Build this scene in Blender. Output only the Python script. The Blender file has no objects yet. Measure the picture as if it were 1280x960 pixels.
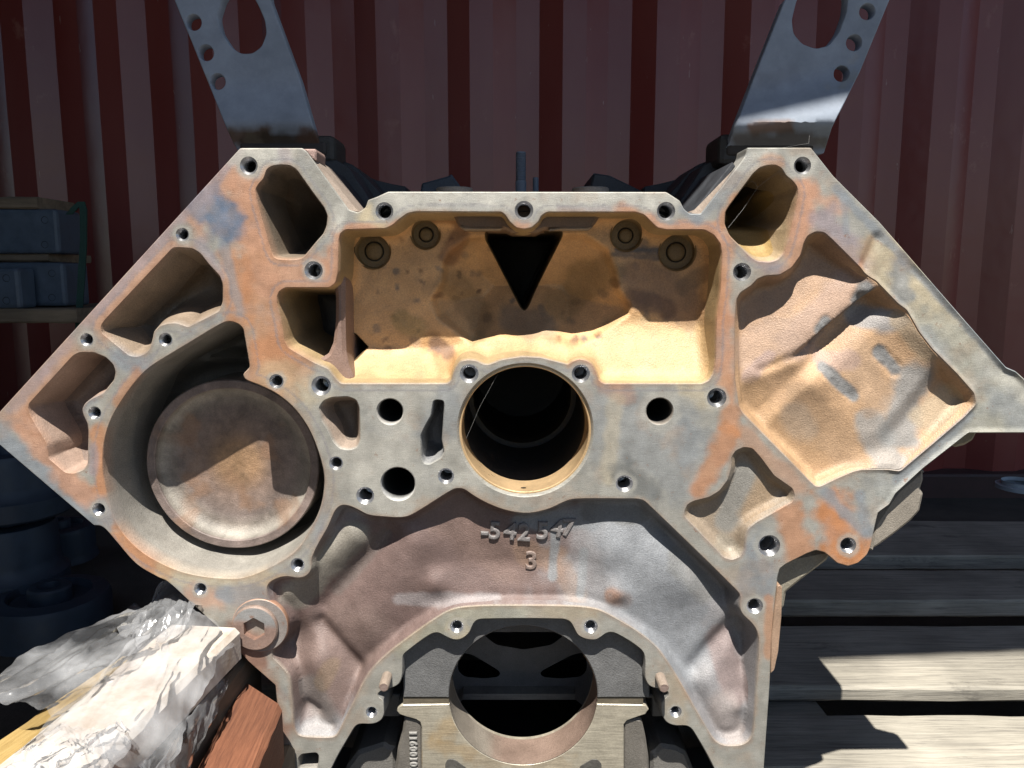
import bpy, bmesh, math, random
import numpy as np
from mathutils import Vector, Matrix, geometry, kdtree
R = math.radians
rnd = random.Random(7)
sc = bpy.context.scene
COL = sc.collection

# ------------------------------------------------------------------ camera
F_PX, TILT, DIST = 960.0, R(8.0), 0.60
CT, ST = math.cos(TILT), math.sin(TILT)
cam_d = bpy.data.cameras.new('camera')
cam = bpy.data.objects.new('camera', cam_d); COL.objects.link(cam)
cam.location = (0, -DIST, 0)
cam.rotation_euler = (R(90) - TILT, 0, 0)
cam_d.sensor_fit = 'HORIZONTAL'; cam_d.sensor_width = 36.0
cam_d.lens = 36.0 * F_PX / 1280.0
cam_d.clip_start = 0.02; cam_d.clip_end = 400
sc.camera = cam

# ------------------------------------------------------------------ light
SUN_EL = R(63.5)
w = bpy.data.worlds.new('World'); sc.world = w; w.use_nodes = True
wn = w.node_tree; bg = wn.nodes['Background']
sky = wn.nodes.new('ShaderNodeTexSky'); sky.sky_type = 'NISHITA'; sky.sun_disc = False
sky.sun_elevation = SUN_EL; sky.sun_rotation = R(180); sky.air_density = 1.0; sky.dust_density = 0.6
wn.links.new(sky.outputs[0], bg.inputs[0]); bg.inputs[1].default_value = 0.05
sd = bpy.data.lights.new('sun', 'SUN'); sd.energy = 5.0; sd.angle = R(0.5); sd.color = (1.0, 0.955, 0.88)
sun = bpy.data.objects.new('sun', sd); COL.objects.link(sun)
sdir = Vector((0.02, math.cos(SUN_EL), -math.sin(SUN_EL)))
sun.rotation_euler = sdir.to_track_quat('-Z', 'Y').to_euler(); sun.location = (0, -3, 6)
sc.view_settings.view_transform = 'Standard'; sc.view_settings.look = 'None'
sc.view_settings.exposure = 1.15; sc.view_settings.gamma = 1.0
sc.view_settings.use_curve_mapping = False
sc.cycles.use_denoising = True
sc.cycles.max_bounces = 8; sc.cycles.diffuse_bounces = 4; sc.cycles.transparent_max_bounces = 12

# ------------------------------------------------------------------ helpers
def pl(px, py, Y=0.0):
    """point of the plane at depth Y that lies at photo pixel (px, py)"""
    u = px - 640.0; v = py - 480.0
    k = (Y + DIST) / (F_PX * CT - v * ST)
    return (u * k, Y, (-v * CT - F_PX * ST) * k)
def xz(pts, Y=0.0):
    return np.array([[q[0], q[2]] for q in (pl(p[0], p[1], Y) for p in pts)])
VPX, VPY = 640.0, 480.0 - F_PX * math.tan(TILT)
def to_px(P, Y=0.0):
    """photo pixels of points (X, Z) standing at depth Y (array or scalar)"""
    X = P[:, 0]; Z = P[:, 1]; d = Y + DIST
    cz = d * CT - Z * ST; cy = d * ST + Z * CT
    return 640 + F_PX * X / cz, 480 - F_PX * cy / cz
def px_size(px, py, Y=0.0):
    return (Y + DIST) / (F_PX * CT - (py - 480.0) * ST)

def _hash(ix, iy, seed):
    h = (ix.astype(np.int64) * 374761393 + iy.astype(np.int64) * 668265263 + seed * 1274126177) & 0xffffffff
    h = ((h ^ (h >> 13)) * 1274126177) & 0xffffffff
    return ((h ^ (h >> 16)) & 0xffff) / 65535.0
def vnoise(x, y, seed=0):
    x = np.asarray(x, float); y = np.asarray(y, float)
    ix = np.floor(x); iy = np.floor(y); fx = x - ix; fy = y - iy
    fx = fx * fx * (3 - 2 * fx); fy = fy * fy * (3 - 2 * fy)
    a = _hash(ix, iy, seed); b = _hash(ix + 1, iy, seed); c = _hash(ix, iy + 1, seed); d = _hash(ix + 1, iy + 1, seed)
    return (a * (1 - fx) + b * fx) * (1 - fy) + (c * (1 - fx) + d * fx) * fy
def fbm(x, y, seed=0, o=4):
    s = 0; a = .5; n = 0
    for i in range(o):
        s = s + a * vnoise(x * 2 ** i, y * 2 ** i, seed + i * 17); n += a; a *= .5
    return s / n * 2 - 1
def sstep(a, b, x):
    t = np.clip((x - a) / (b - a), 0, 1); return t * t * (3 - 2 * t)
def seg(ax, ay, x0, y0, x1, y1):
    dx, dy = x1 - x0, y1 - y0; L = dx * dx + dy * dy + 1e-9
    t = np.clip(((ax - x0) * dx + (ay - y0) * dy) / L, 0, 1)
    return np.hypot(ax - x0 - t * dx, ay - y0 - t * dy)
def gb(d, w): return np.exp(-(d / w) ** 2)

def resample(pts, step, sigma):
    """closed polygon -> evenly spaced closed loop with rounded corners"""
    p = np.array(pts, float); q = np.roll(p, -1, 0)
    out = []
    for a, b in zip(p, q):
        n = max(1, int(round(np.hypot(*(b - a)) / (step * .5))))
        for i in range(n): out.append(a + (b - a) * i / n)
    P = np.array(out)
    if sigma > 0:
        h = step * .5; k = int(3 * sigma / h) + 1
        ker = np.exp(-.5 * (np.arange(-k, k + 1) * h / sigma) ** 2); ker /= ker.sum()
        n = len(P); idx = (np.arange(n)[:, None] + np.arange(-k, k + 1)[None, :]) % n
        P = (P[idx] * ker[None, :, None]).sum(1)
    d = np.hypot(*(np.roll(P, -1, 0) - P).T); s = np.concatenate([[0], np.cumsum(d)])
    m = max(8, int(s[-1] / step)); t = np.linspace(0, s[-1], m, endpoint=False)
    Pc = np.vstack([P, P[:1]])
    return np.stack([np.interp(t, s, Pc[:, 0]), np.interp(t, s, Pc[:, 1])], 1)
def area(L): 
    x, y = L[:, 0], L[:, 1]; return .5 * np.sum(x * np.roll(y, -1) - np.roll(x, -1) * y)
def ccw(L): return L if area(L) > 0 else L[::-1].copy()
def normals(L):
    t = np.roll(L, -1, 0) - np.roll(L, 1, 0); t /= (np.hypot(t[:, 0], t[:, 1])[:, None] + 1e-12)
    return np.stack([t[:, 1], -t[:, 0]], 1)          # outward for ccw loops
def offset(L, d): return L + normals(L) * d
def inside(P, L):
    lo, hi = L.min(0), L.max(0); res = np.zeros(len(P), bool)
    sel = np.where((P[:, 0] >= lo[0]) & (P[:, 0] <= hi[0]) & (P[:, 1] >= lo[1]) & (P[:, 1] <= hi[1]))[0]
    if not len(sel): return res
    order = np.argsort(P[sel, 1]); sel = sel[order]; x = P[sel, 0]; y = P[sel, 1]; r = np.zeros(len(sel), bool)
    x0, y0 = L[:, 0], L[:, 1]; x1, y1 = np.roll(x0, -1), np.roll(y0, -1)
    ia = np.searchsorted(y, np.minimum(y0, y1), 'left'); ib = np.searchsorted(y, np.maximum(y0, y1), 'left')
    for i in range(len(L)):
        if ib[i] > ia[i]:
            sl = slice(ia[i], ib[i])
            xx = (x1[i] - x0[i]) * (y[sl] - y0[i]) / (y1[i] - y0[i]) + x0[i]
            r[sl] ^= x[sl] < xx
    res[sel] = r
    return res
def dist_to(P, L, rmax=1e9):
    """distance to a closed loop; points farther than rmax may just read 'far'"""
    d = np.full(len(P), 1e6); lo, hi = L.min(0) - rmax, L.max(0) + rmax
    sel = np.where((P[:, 0] >= lo[0]) & (P[:, 0] <= hi[0]) & (P[:, 1] >= lo[1]) & (P[:, 1] <= hi[1]))[0]
    if not len(sel): return d
    kd = kdtree.KDTree(len(L))
    for i, p in enumerate(L): kd.insert((p[0], p[1], 0), i)
    kd.balance()
    idx = np.empty(len(sel), int)
    for k, j in enumerate(sel): idx[k] = kd.find((P[j, 0], P[j, 1], 0))[1]
    q = P[sel]; best = np.full(len(sel), 1e6); n = len(L)
    for o in (-1, 0):
        A = L[(idx + o) % n]; B = L[(idx + o + 1) % n]; ab = B - A; ap = q - A
        t = np.clip((ap * ab).sum(1) / ((ab ** 2).sum(1) + 1e-15), 0, 1)
        best = np.minimum(best, np.hypot(*(ap - ab * t[:, None]).T))
    d[sel] = best
    return d
def triangulate(outer, holes, step, seed=1):
    """conforming triangulation of a polygon with holes, filled with a jittered grid"""
    rg = np.random.RandomState(seed)
    lo, hi = outer.min(0), outer.max(0)
    gx, gy = np.meshgrid(np.arange(lo[0], hi[0], step), np.arange(lo[1], hi[1], step))
    gx = gx + (np.arange(gx.shape[0]) % 2)[:, None] * step * .5
    G = np.stack([gx.ravel(), gy.ravel()], 1) + (rg.rand(gx.size, 2) - .5) * step * .3
    ok = inside(G, outer)
    for h in holes: ok &= ~inside(G, h)
    G = G[ok]
    for L in [outer] + holes:
        if len(G): G = G[dist_to(G, L, step) > step * .55]
    V = [outer] + holes + [G]; verts = np.vstack(V)
    E = []; o = 0
    for L in [outer] + holes:
        n = len(L); E += [(o + i, o + (i + 1) % n) for i in range(n)]; o += n
    r = geometry.delaunay_2d_cdt([Vector(p) for p in verts], E, [], 0, 1e-9)
    ov = np.array([[p[0], p[1]] for p in r[0]]); tr = np.array([t for t in r[2] if len(t) == 3])
    c = ov[tr].mean(1); ok = inside(c, outer)
    for h in holes: ok &= ~inside(c, h)
    tr = tr[ok]; a = ov[tr]
    sgn = (a[:, 1, 0] - a[:, 0, 0]) * (a[:, 2, 1] - a[:, 0, 1]) - (a[:, 1, 1] - a[:, 0, 1]) * (a[:, 2, 0] - a[:, 0, 0])
    tr[sgn < 0] = tr[sgn < 0][:, ::-1]
    return ov, tr

ALB = .70
class MB:
    """mesh builder: vertices, faces, colour per vertex"""
    def __init__(s): s.v = []; s.f = []; s.c = []
    def n(s): return len(s.v)
    def add(s, V, F, C=(.3, .3, .3)):
        o = len(s.v); s.v += [tuple(map(float, p)) for p in V]
        s.f += [tuple(int(i) + o for i in f) for f in F]
        C = np.asarray(C, float)
        s.c += [tuple(C)] * len(V) if C.ndim == 1 else [tuple(c) for c in C]
        return o
    def rings(s, loops, C=(.3, .3, .3), cap0=False, cap1=False):
        """loops: list of (n,3) arrays of equal length, joined ring by ring"""
        n = len(loops[0]); V = np.vstack(loops); F = []
        for k in range(len(loops) - 1):
            a, b = k * n, (k + 1) * n
            for i in range(n):
                j = (i + 1) % n; F.append((a + i, a + j, b + j, b + i))
        if cap0: F.append(tuple(range(n - 1, -1, -1)))
        if cap1: F.append(tuple((len(loops) - 1) * n + i for i in range(n)))
        s.add(V, F, C)
    def box(s, c, size, C=(.3, .3, .3), rot=None):
        x, y, z = [q / 2 for q in size]
        V = [Vector((a * x, b * y, d * z)) for a in (-1, 1) for b in (-1, 1) for d in (-1, 1)]
        if rot is not None: V = [rot @ q for q in V]
        V = [(q[0] + c[0], q[1] + c[1], q[2] + c[2]) for q in V]
        s.add(V, [(0, 1, 3, 2), (4, 6, 7, 5), (0, 4, 5, 1), (2, 3, 7, 6), (0, 2, 6, 4), (1, 5, 7, 3)], C)
    def obj(s, name, mat, parent=None, smooth=35, bevel=0, recalc=False):
        me = bpy.data.meshes.new(name); me.from_pydata(s.v, [], s.f); me.update()
        at = me.color_attributes.new('Col', 'FLOAT_COLOR', 'POINT')
        c = np.ones((len(s.v), 4), np.float32); c[:, :3] = np.array(s.c, np.float32) * ALB
        at.data.foreach_set('color', c.ravel())
        if recalc:
            bm = bmesh.new(); bm.from_mesh(me); bmesh.ops.recalc_face_normals(bm, faces=bm.faces); bm.to_mesh(me); bm.free()
        if smooth:
            me.polygons.foreach_set('use_smooth', [True] * len(me.polygons)); me.set_sharp_from_angle(angle=R(smooth))
        me.materials.append(mat)
        o = bpy.data.objects.new(name, me); COL.objects.link(o)
        if parent is not None: o.parent = parent
        if bevel:
            m = o.modifiers.new('bevel', 'BEVEL'); m.width = bevel; m.segments = 2; m.limit_method = 'ANGLE'; m.angle_limit = R(35)
        return o
def to3(L, Y):
    Y = np.full(len(L), Y) if np.isscalar(Y) else Y
    return np.stack([L[:, 0], Y, L[:, 1]], 1)
def thing(name, label, cat, loc=(0, 0, 0), group=None):
    o = bpy.data.objects.new(name, None); COL.objects.link(o); o.empty_display_size = .05
    o.location = loc; o['label'] = label; o['category'] = cat
    if group: o['group'] = group
    return o
def tag(o, label, cat, group=None):
    o['label'] = label; o['category'] = cat
    if group: o['group'] = group
    return o
def struct(o): o['kind'] = 'structure'; return o
def lathe(mb, c, prof, seg_n=64, C=(.3, .3, .3)):
    """profile [(radius, Y, colour?)] turned about an axis along Y through (X, Z) = c; outside faces -Y when r falls"""
    a = np.linspace(0, 2 * math.pi, seg_n, endpoint=False)
    loops = []; cols = []
    for q in prof:
        r = max(q[0], 1e-5)
        loops.append(np.stack([c[0] + r * np.cos(a), np.full(seg_n, q[1]), c[1] + r * np.sin(a)], 1))
        cols.append(np.tile(q[2] if len(q) > 2 else C, (seg_n, 1)))
    mb.rings(loops, np.vstack(cols))

# ------------------------------------------------------------------ materials
def nd(nt, t, **kw):
    n = nt.nodes.new(t)
    for k, v in kw.items(): setattr(n, k, v)
    return n
def metal_mat(name, rough=.6, metallic=.0, speck=.35, speck_scale=500, blotch=.25, bump=.35, bump_scale=700, fine=0.0,
              brush=0.0, brush_dir=(1, 1, 1), colour=None, rust=None, rust_amt=0.0, rust_scale=40, spec=.4, tint=None):
    m = bpy.data.materials.new(name); m.use_nodes = True; nt = m.node_tree; N = nt.nodes; L = nt.links
    b = N['Principled BSDF']; tc = nd(nt, 'ShaderNodeTexCoord')
    if colour is None:
        at = nd(nt, 'ShaderNodeAttribute'); at.attribute_name = 'Col'; base = at.outputs['Color']
    else:
        rg = nd(nt, 'ShaderNodeRGB'); rg.outputs[0].default_value = (*colour, 1); base = rg.outputs[0]
    n1 = nd(nt, 'ShaderNodeTexNoise'); n1.inputs['Scale'].default_value = speck_scale; n1.inputs['Detail'].default_value = 4
    n1.inputs['Roughness'].default_value = .7
    n2 = nd(nt, 'ShaderNodeTexNoise'); n2.inputs['Scale'].default_value = speck_scale / 14; n2.inputs['Detail'].default_value = 6
    n2.inputs['Roughness'].default_value = .65
    for n in (n1, n2): L.new(tc.outputs['Object'], n.inputs['Vector'])
    r1 = nd(nt, 'ShaderNodeMapRange'); r1.inputs[1].default_value = .3; r1.inputs[2].default_value = .7
    r1.inputs[3].default_value = 1 - speck; r1.inputs[4].default_value = 1 + speck * .6; L.new(n1.outputs[0], r1.inputs[0])
    r2 = nd(nt, 'ShaderNodeMapRange'); r2.inputs[1].default_value = .3; r2.inputs[2].default_value = .7
    r2.inputs[3].default_value = 1 - blotch; r2.inputs[4].default_value = 1 + blotch; L.new(n2.outputs[0], r2.inputs[0])
    mu = nd(nt, 'ShaderNodeMath', operation='MULTIPLY'); L.new(r1.outputs[0], mu.inputs[0]); L.new(r2.outputs[0], mu.inputs[1])
    mx = nd(nt, 'ShaderNodeMix', data_type='RGBA', blend_type='MULTIPLY'); mx.inputs[0].default_value = 1
    L.new(base, mx.inputs[6]); L.new(mu.outputs[0], mx.inputs[7]); col = mx.outputs[2]
    if rust is not None:
        n3 = nd(nt, 'ShaderNodeTexNoise'); n3.inputs['Scale'].default_value = rust_scale; n3.inputs['Detail'].default_value = 8
        n3.inputs['Roughness'].default_value = .7; L.new(tc.outputs['Object'], n3.inputs['Vector'])
        r3 = nd(nt, 'ShaderNodeMapRange'); r3.inputs[1].default_value = .62 - rust_amt * .25; r3.inputs[2].default_value = .72 - rust_amt * .2
        r3.inputs[4].default_value = .85; L.new(n3.outputs[0], r3.inputs[0])
        m3 = nd(nt, 'ShaderNodeMix', data_type='RGBA'); L.new(r3.outputs[0], m3.inputs[0]); L.new(col, m3.inputs[6])
        m3.inputs[7].default_value = (*rust, 1); col = m3.outputs[2]
    L.new(col, b.inputs['Base Color'])
    rr = nd(nt, 'ShaderNodeMapRange'); rr.inputs[1].default_value = .3; rr.inputs[2].default_value = .7
    rr.inputs[3].default_value = max(.05, rough - .12); rr.inputs[4].default_value = min(1, rough + .12)
    L.new(n2.outputs[0], rr.inputs[0]); L.new(rr.outputs[0], b.inputs['Roughness'])
    b.inputs['Metallic'].default_value = metallic; b.inputs['Specular IOR Level'].default_value = spec
    nb = nd(nt, 'ShaderNodeTexNoise'); nb.inputs['Scale'].default_value = bump_scale; nb.inputs['Detail'].default_value = 3
    nb.inputs['Roughness'].default_value = .6; L.new(tc.outputs['Object'], nb.inputs['Vector'])
    bp = nd(nt, 'ShaderNodeBump'); bp.inputs['Strength'].default_value = bump; bp.inputs['Distance'].default_value = .0008
    L.new(nb.outputs[0], bp.inputs['Height']); last = bp
    if brush > 0:
        mp = nd(nt, 'ShaderNodeMapping'); mp.inputs['Scale'].default_value = brush_dir; L.new(tc.outputs['Object'], mp.inputs['Vector'])
        n4 = nd(nt, 'ShaderNodeTexNoise'); n4.inputs['Scale'].default_value = 60; n4.inputs['Detail'].default_value = 3
        L.new(mp.outputs[0], n4.inputs['Vector'])
        b2 = nd(nt, 'ShaderNodeBump'); b2.inputs['Strength'].default_value = brush; b2.inputs['Distance'].default_value = .0003
        L.new(n4.outputs[0], b2.inputs['Height']); L.new(bp.outputs[0], b2.inputs['Normal']); last = b2
        r4 = nd(nt, 'ShaderNodeMapRange'); r4.inputs[1].default_value = .3; r4.inputs[2].default_value = .7
        r4.inputs[3].default_value = 1 - brush * .35; r4.inputs[4].default_value = 1 + brush * .35; L.new(n4.outputs[0], r4.inputs[0])
        m4 = nd(nt, 'ShaderNodeMix', data_type='RGBA', blend_type='MULTIPLY'); m4.inputs[0].default_value = 1
        L.new(col, m4.inputs[6]); L.new(r4.outputs[0], m4.inputs[7]); L.new(m4.outputs[2], b.inputs['Base Color'])
    L.new(last.outputs[0], b.inputs['Normal'])
    return m
M_FACE = metal_mat('machined_rusty_iron', rough=.5, metallic=.12, speck=.22, speck_scale=1100, blotch=.16, bump=.35, bump_scale=1300, brush=.34, brush_dir=(2, 1, 40), rust=(.17, .085, .05), rust_amt=.06, rust_scale=150)
M_CAST = metal_mat('cast_iron_skin', rough=.56, metallic=.08, speck=.26, speck_scale=800, blotch=.16, bump=.65, bump_scale=900, spec=.5)
M_HOLE = metal_mat('threaded_steel', rough=.3, metallic=.85, speck=.1, blotch=.1, bump=.2, colour=(.42, .42, .43))
M_STEEL = metal_mat('machined_steel', rough=.4, metallic=.25, speck=.15, blotch=.12, bump=.2, brush=.5, brush_dir=(1, 1, 16))
M_BRASS = metal_mat('bearing_bronze', rough=.35, metallic=.5, speck=.12, blotch=.12, bump=.1, colour=(.62, .44, .25))
M_BRKT = metal_mat('blue_grey_enamel', rough=.66, metallic=.0, speck=.06, speck_scale=300, blotch=.1, bump=.2, bump_scale=260, spec=.25)
M_DARK = metal_mat('dark_iron_and_shade', rough=.6, metallic=.1, speck=.25, blotch=.3, bump=.5, bump_scale=300)  # dark iron; also darkens hole and opening interiors by colour

# ------------------------------------------------------------------ stains: rust, bare iron and paint, plus some shade painted into recesses
G = (.345, .335, .30); GB = (.26, .285, .31); RU = (.53, .24, .11); PK = (.53, .295, .19); CR = (.60, .50, .33)
WH = (.60, .58, .52); BP = (.15, .20, .29); VI = (.34, .285, .30); DK = (.11, .115, .125); BR = (.30, .175, .13)
def stain(ax, ay, base, lst, seed=0, edge=.35, nscale=.05, soft=(1.25, .62)):
    n = fbm(ax * nscale, ay * nscale, seed, 5); n2 = fbm(ax * nscale * .35, ay * nscale * .35, seed + 50, 3)
    c = np.tile(np.array(base, float), (len(ax), 1))
    for i, s in enumerate(lst):
        x0, y0, x1, y1, wd, cl, st = s
        d = seg(ax, ay, x0, y0, x1, y1) / wd + (n * .75 + n2 * .35) * edge * 1.6
        wgt = (sstep(soft[0], soft[1], d) * st)[:, None]
        c = c * (1 - wgt) + np.array(cl) * wgt
    var = 1 + .13 * n + .10 * n2
    return c * var[:, None]

FACE_ST = [
 # left bank
 (300, 200, 20, 520, 26, PK, .8), (320, 240, 340, 470, 34, RU, .75), (300, 220, 325, 300, 22, PK, .8), (400, 345, 330, 350, 26, PK, .9),
 (424, 295, 418, 350, 16, PK, .9), (290, 330, 300, 400, 20, RU, .7), (278, 300, 300, 390, 7, GB, .6), (250, 305, 275, 345, 8, VI, .7),
 (256, 250, 284, 280, 21, BP, 1.0), (275, 284, 282, 290, 9, BP, .9), (262, 240, 250, 262, 9, VI, .7), (300, 190, 12, 512, 8, VI, .75), (311, 207, 300, 192, 20, WH, .7),
 (318, 192, 385, 195, 13, WH, .85), (355, 190, 358, 200, 9, VI, .6), (385, 205, 432, 272, 19, G, .95), (425, 262, 420, 285, 9, WH, .7), (228, 293, 230, 296, 14, G, .8),
 (108, 425, 112, 430, 18, G, .7), (152, 447, 178, 458, 16, GB, .85), (207, 424, 205, 430, 20, G, .8), (190, 445, 270, 402, 8, G, .6),
 (0, 545, 125, 648, 20, GB, .95), (30, 535, 115, 625, 16, PK, .85), (40, 520, 48, 540, 12, PK, .8), (122, 470, 108, 510, 14, GB, .8),
 (124, 540, 128, 610, 11, RU, .8), (117, 560, 116, 590, 7, VI, .7), (125, 640, 128, 650, 17, GB, .9), (150, 672, 200, 712, 15, RU, .85), (205, 715, 340, 728, 14, CR, .5),
 (170, 470, 150, 500, 9, RU, .6), (245, 742, 275, 752, 12, PK, .6), (285, 745, 335, 748, 14, GB, .9), (300, 800, 350, 930, 26, BR, .95), (372, 935, 420, 950, 22, G, .9),
 # middle
 (335, 440, 372, 465, 22, RU, .55), (340, 470, 400, 490, 20, CR, .45), (440, 560, 460, 610, 22, WH, .35), (490, 540, 500, 640, 22, WH, .5), (455, 590, 600, 600, 12, WH, .35),
 (470, 490, 560, 490, 18, WH, .3), (560, 500, 545, 540, 22, GB, .5), (395, 610, 400, 680, 12, GB, .5),
 (485, 250, 835, 250, 15, WH, .8), (460, 262, 455, 275, 10, CR, .8), (436, 285, 520, 283, 7, PK, .9), (655, 280, 655, 280, 12, PK, .9), (470, 275, 480, 285, 9, CR, .7),
 (700, 262, 760, 262, 4, VI, .5), (780, 262, 830, 285, 11, PK, .9), (850, 285, 890, 292, 14, PK, .95), (900, 300, 905, 460, 17, PK, 1.0), (902, 340, 900, 400, 10, RU, .6),
 (855, 262, 872, 275, 8, GB, .7), (872, 272, 932, 200, 10, GB, .6), (920, 250, 905, 280, 9, RU, .7), (928, 340, 932, 355, 18, G, .9), (940, 318, 975, 335, 11, VI, .8),
 (720, 452, 742, 458, 14, RU, .5), (755, 475, 780, 492, 14, RU, .6), (780, 530, 850, 580, 52, GB, .45), (770, 500, 760, 600, 10, CR, .35), (860, 480, 890, 500, 16, CR, .5),
 (875, 610, 912, 540, 14, RU, .75), (905, 480, 915, 530, 14, RU, .7), (780, 590, 815, 615, 17, (.16, .165, .16), .7), (850, 520, 860, 570, 20, GB, .35),
 (930, 540, 1000, 610, 12, RU, .45), (985, 640, 1000, 690, 19, RU, .7), (1060, 685, 1045, 640, 31, RU, 1.0), (1030, 615, 1080, 665, 9, GB, .8),
 (950, 690, 945, 740, 26, GB, .8), (940, 760, 955, 830, 14, G, .8), (962, 750, 960, 820, 6, RU, .6),
 # right bank
 (1003, 207, 1003, 212, 17, WH, .8), (960, 193, 930, 205, 12, WH, .7), (958, 198, 975, 203, 8, RU, .5), (1010, 235, 995, 325, 21, PK, 1.0), (1025, 250, 1050, 260, 14, PK, .7),
 (1030, 275, 1075, 330, 22, VI, .85), (1090, 300, 1075, 335, 6, RU, .6), (1055, 245, 1058, 290, 6, GB, .6), (1110, 320, 1200, 420, 34, CR, .7), (1170, 430, 1290, 520, 60, (.40, .39, .33), .85),
 (1125, 330, 1130, 370, 15, GB, .7), (1160, 420, 1180, 450, 16, GB, .5), (1230, 450, 1290, 500, 14, WH, .5), (1250, 500, 1290, 530, 18, GB, .5),
 (1045, 235, 1265, 465, 7, GB, .8), (1090, 640, 1180, 560, 24, (.38, .385, .36), .9), (1075, 620, 1085, 665, 8, GB, .8), (1210, 520, 1120, 600, 8, GB, .7),
 # arch
 (505, 805, 570, 765, 14, (.37, .35, .27), .8), (560, 765, 740, 765, 12, (.40, .38, .30), .8), (845, 850, 850, 900, 14, (.38, .31, .22), .6), (571, 783, 575, 790, 12, CR, .5),
]
def face_colour(ax, ay):
    c = stain(ax, ay, G, FACE_ST, 3, edge=.5, nscale=.07, soft=(1.38, .45))
    n = fbm(ax * .022, ay * .022, 61, 6)[:, None]; m = fbm(ax * .11, ay * .11, 71, 4)[:, None]
    w = .28 * sstep(.0, .5, n + .3 * m); c = c * (1 - w) + np.array((.42, .28, .18)) * w
    n = fbm(ax * .03, ay * .03, 81, 6)[:, None]; w = .18 * sstep(.1, .5, n + .25 * m); c = c * (1 - w) + np.array(GB) * w
    # metal wiped clean round the bolt holes, faint prints left by the gaskets
    for (hx, hy, hr, kd) in HOLES:
        d = np.hypot(ax - hx, ay - hy) / (hr * 1.75) + .18 * m[:, 0]; w = (.65 * sstep(1.1, .8, d))[:, None]; c = c * (1 - w) + np.array((.42, .41, .37)) * w
    P = np.stack([ax, ay], 1)
    for L, off in GASK:
        d = np.abs(dist_to(P, L, off + 6) - off) + 1.2 * m[:, 0]; w = (.5 * sstep(1.9, .6, d))[:, None]; c = c * (1 - w) + np.array((.24, .23, .25)) * w
    for L in EDGES:
        d = dist_to(P, L, 9) + 4 * m[:, 0]; w = (.38 * sstep(6, 0, d))[:, None]; c = c * (1 - w) + np.array((.33, .185, .105)) * w
    return c

# ------------------------------------------------------------------ engine block
STEP = 1.7                                    # photo pixels between outline points
block = thing('engine_block', 'rusty bare cast iron V-shaped engine block standing on the grey pallet', 'engine block', (0.017, .2, -.53))
OFFS = Vector((0.017, .2, -.53))
def put(mb, name, mat, parent=None, **kw):
    """part of the block: world-space mesh under the block's empty"""
    o = mb.obj(name, mat, None, **kw); p = parent or block
    o.parent = p
    o.matrix_parent_inverse = p.matrix_world.inverted() if p is not block else Matrix.Translation(-OFFS)
    return o

OUT = [(300, 185), (378, 185), (384, 190), (436, 262), (447, 265.5), (452, 263), (457, 259), (460, 250), (471, 246), (485, 239.5), (833, 240), (850, 251), (855, 261), (862, 267), (876, 267),
       (926, 203), (932, 194), (934, 184.5), (1014, 184.5), (1042, 220), (1100, 278), (1200, 393), (1258, 459), (1270, 464), (1280, 473), (1334, 533), (1328, 541), (1211, 541.5), (1205, 546), (1155, 585),
       (1120, 617), (1112, 631), (1098, 641), (1094, 657), (1089, 683), (1084, 694), (1073, 704), (1060, 708), (1046, 704), (1037, 696), (1030, 690.5), (1020, 688), (1009, 692), (983, 705), (975, 711), (972, 722),
       (971, 735), (966, 782), (962, 860), (955, 960), (948, 1114), (870, 1114), (870, 1060), (440, 1060), (440, 1114), (372, 1114), (357, 960), (351, 940), (349, 910), (344, 857), (310, 827), (277, 789), (240, 755),
       (209, 727), (196, 721), (170, 705), (145, 677), (132, 662), (125, 657.5), (117, 657), (0, 557), (-22, 539), (0, 514)]
HOLES = [(311, 207, 9, 1), (228, 293, 7, 0), (392, 338, 9, 1), (480.5, 264, 9.3, 1), (655, 263, 9.3, 1), (832.5, 264, 9.3, 1), (1003, 207, 9, 1), (927.5, 340, 9, 1), (108.5, 424.5, 7, 0), (207, 424.5, 7, 0),
         (118.5, 516, 7, 0), (123.5, 636.5, 7, 0), (250.5, 736, 6.5, 0), (372, 706, 7, 0), (420, 579, 7.5, 0), (456.5, 619.5, 9.3, 1), (557.5, 595, 8.5, 0), (586.5, 467, 9, 1), (726, 467, 9, 1), (345.5, 476.5, 7.5, 0),
         (401.5, 482, 9.5, 1), (487.5, 514.5, 16, 2), (497.5, 605, 21, 2), (780.5, 604.5, 9, 1), (824.5, 514, 16.3, 2), (896, 497, 9.5, 1), (961.5, 682, 11.7, 1), (1060, 681.5, 9, 0), (943.5, 757.5, 8.5, 1),
         (571, 783, 7, 0), (738.5, 783, 7, 0), (464.5, 890, 6, 0), (844.5, 889.5, 6, 0)]
P1 = [(320, 237), (324, 230), (330, 224), (334, 212), (340, 208), (350, 206.5), (362, 207), (370, 212), (390, 240), (405, 260), (409, 270), (408, 282), (404, 292), (395, 302), (380, 320), (375, 323), (362, 324), (347, 323), (342, 320), (339, 312), (330, 280), (322, 252)]
P2 = [(907, 265), (912, 257), (942, 217), (950, 210), (960, 207), (970, 207), (977, 211), (982, 220), (990, 226), (996, 234), (997, 242), (994, 260), (986, 295), (980, 315), (972, 324), (962, 327), (947, 326), (939, 321), (912, 294), (906, 280)]
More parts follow.
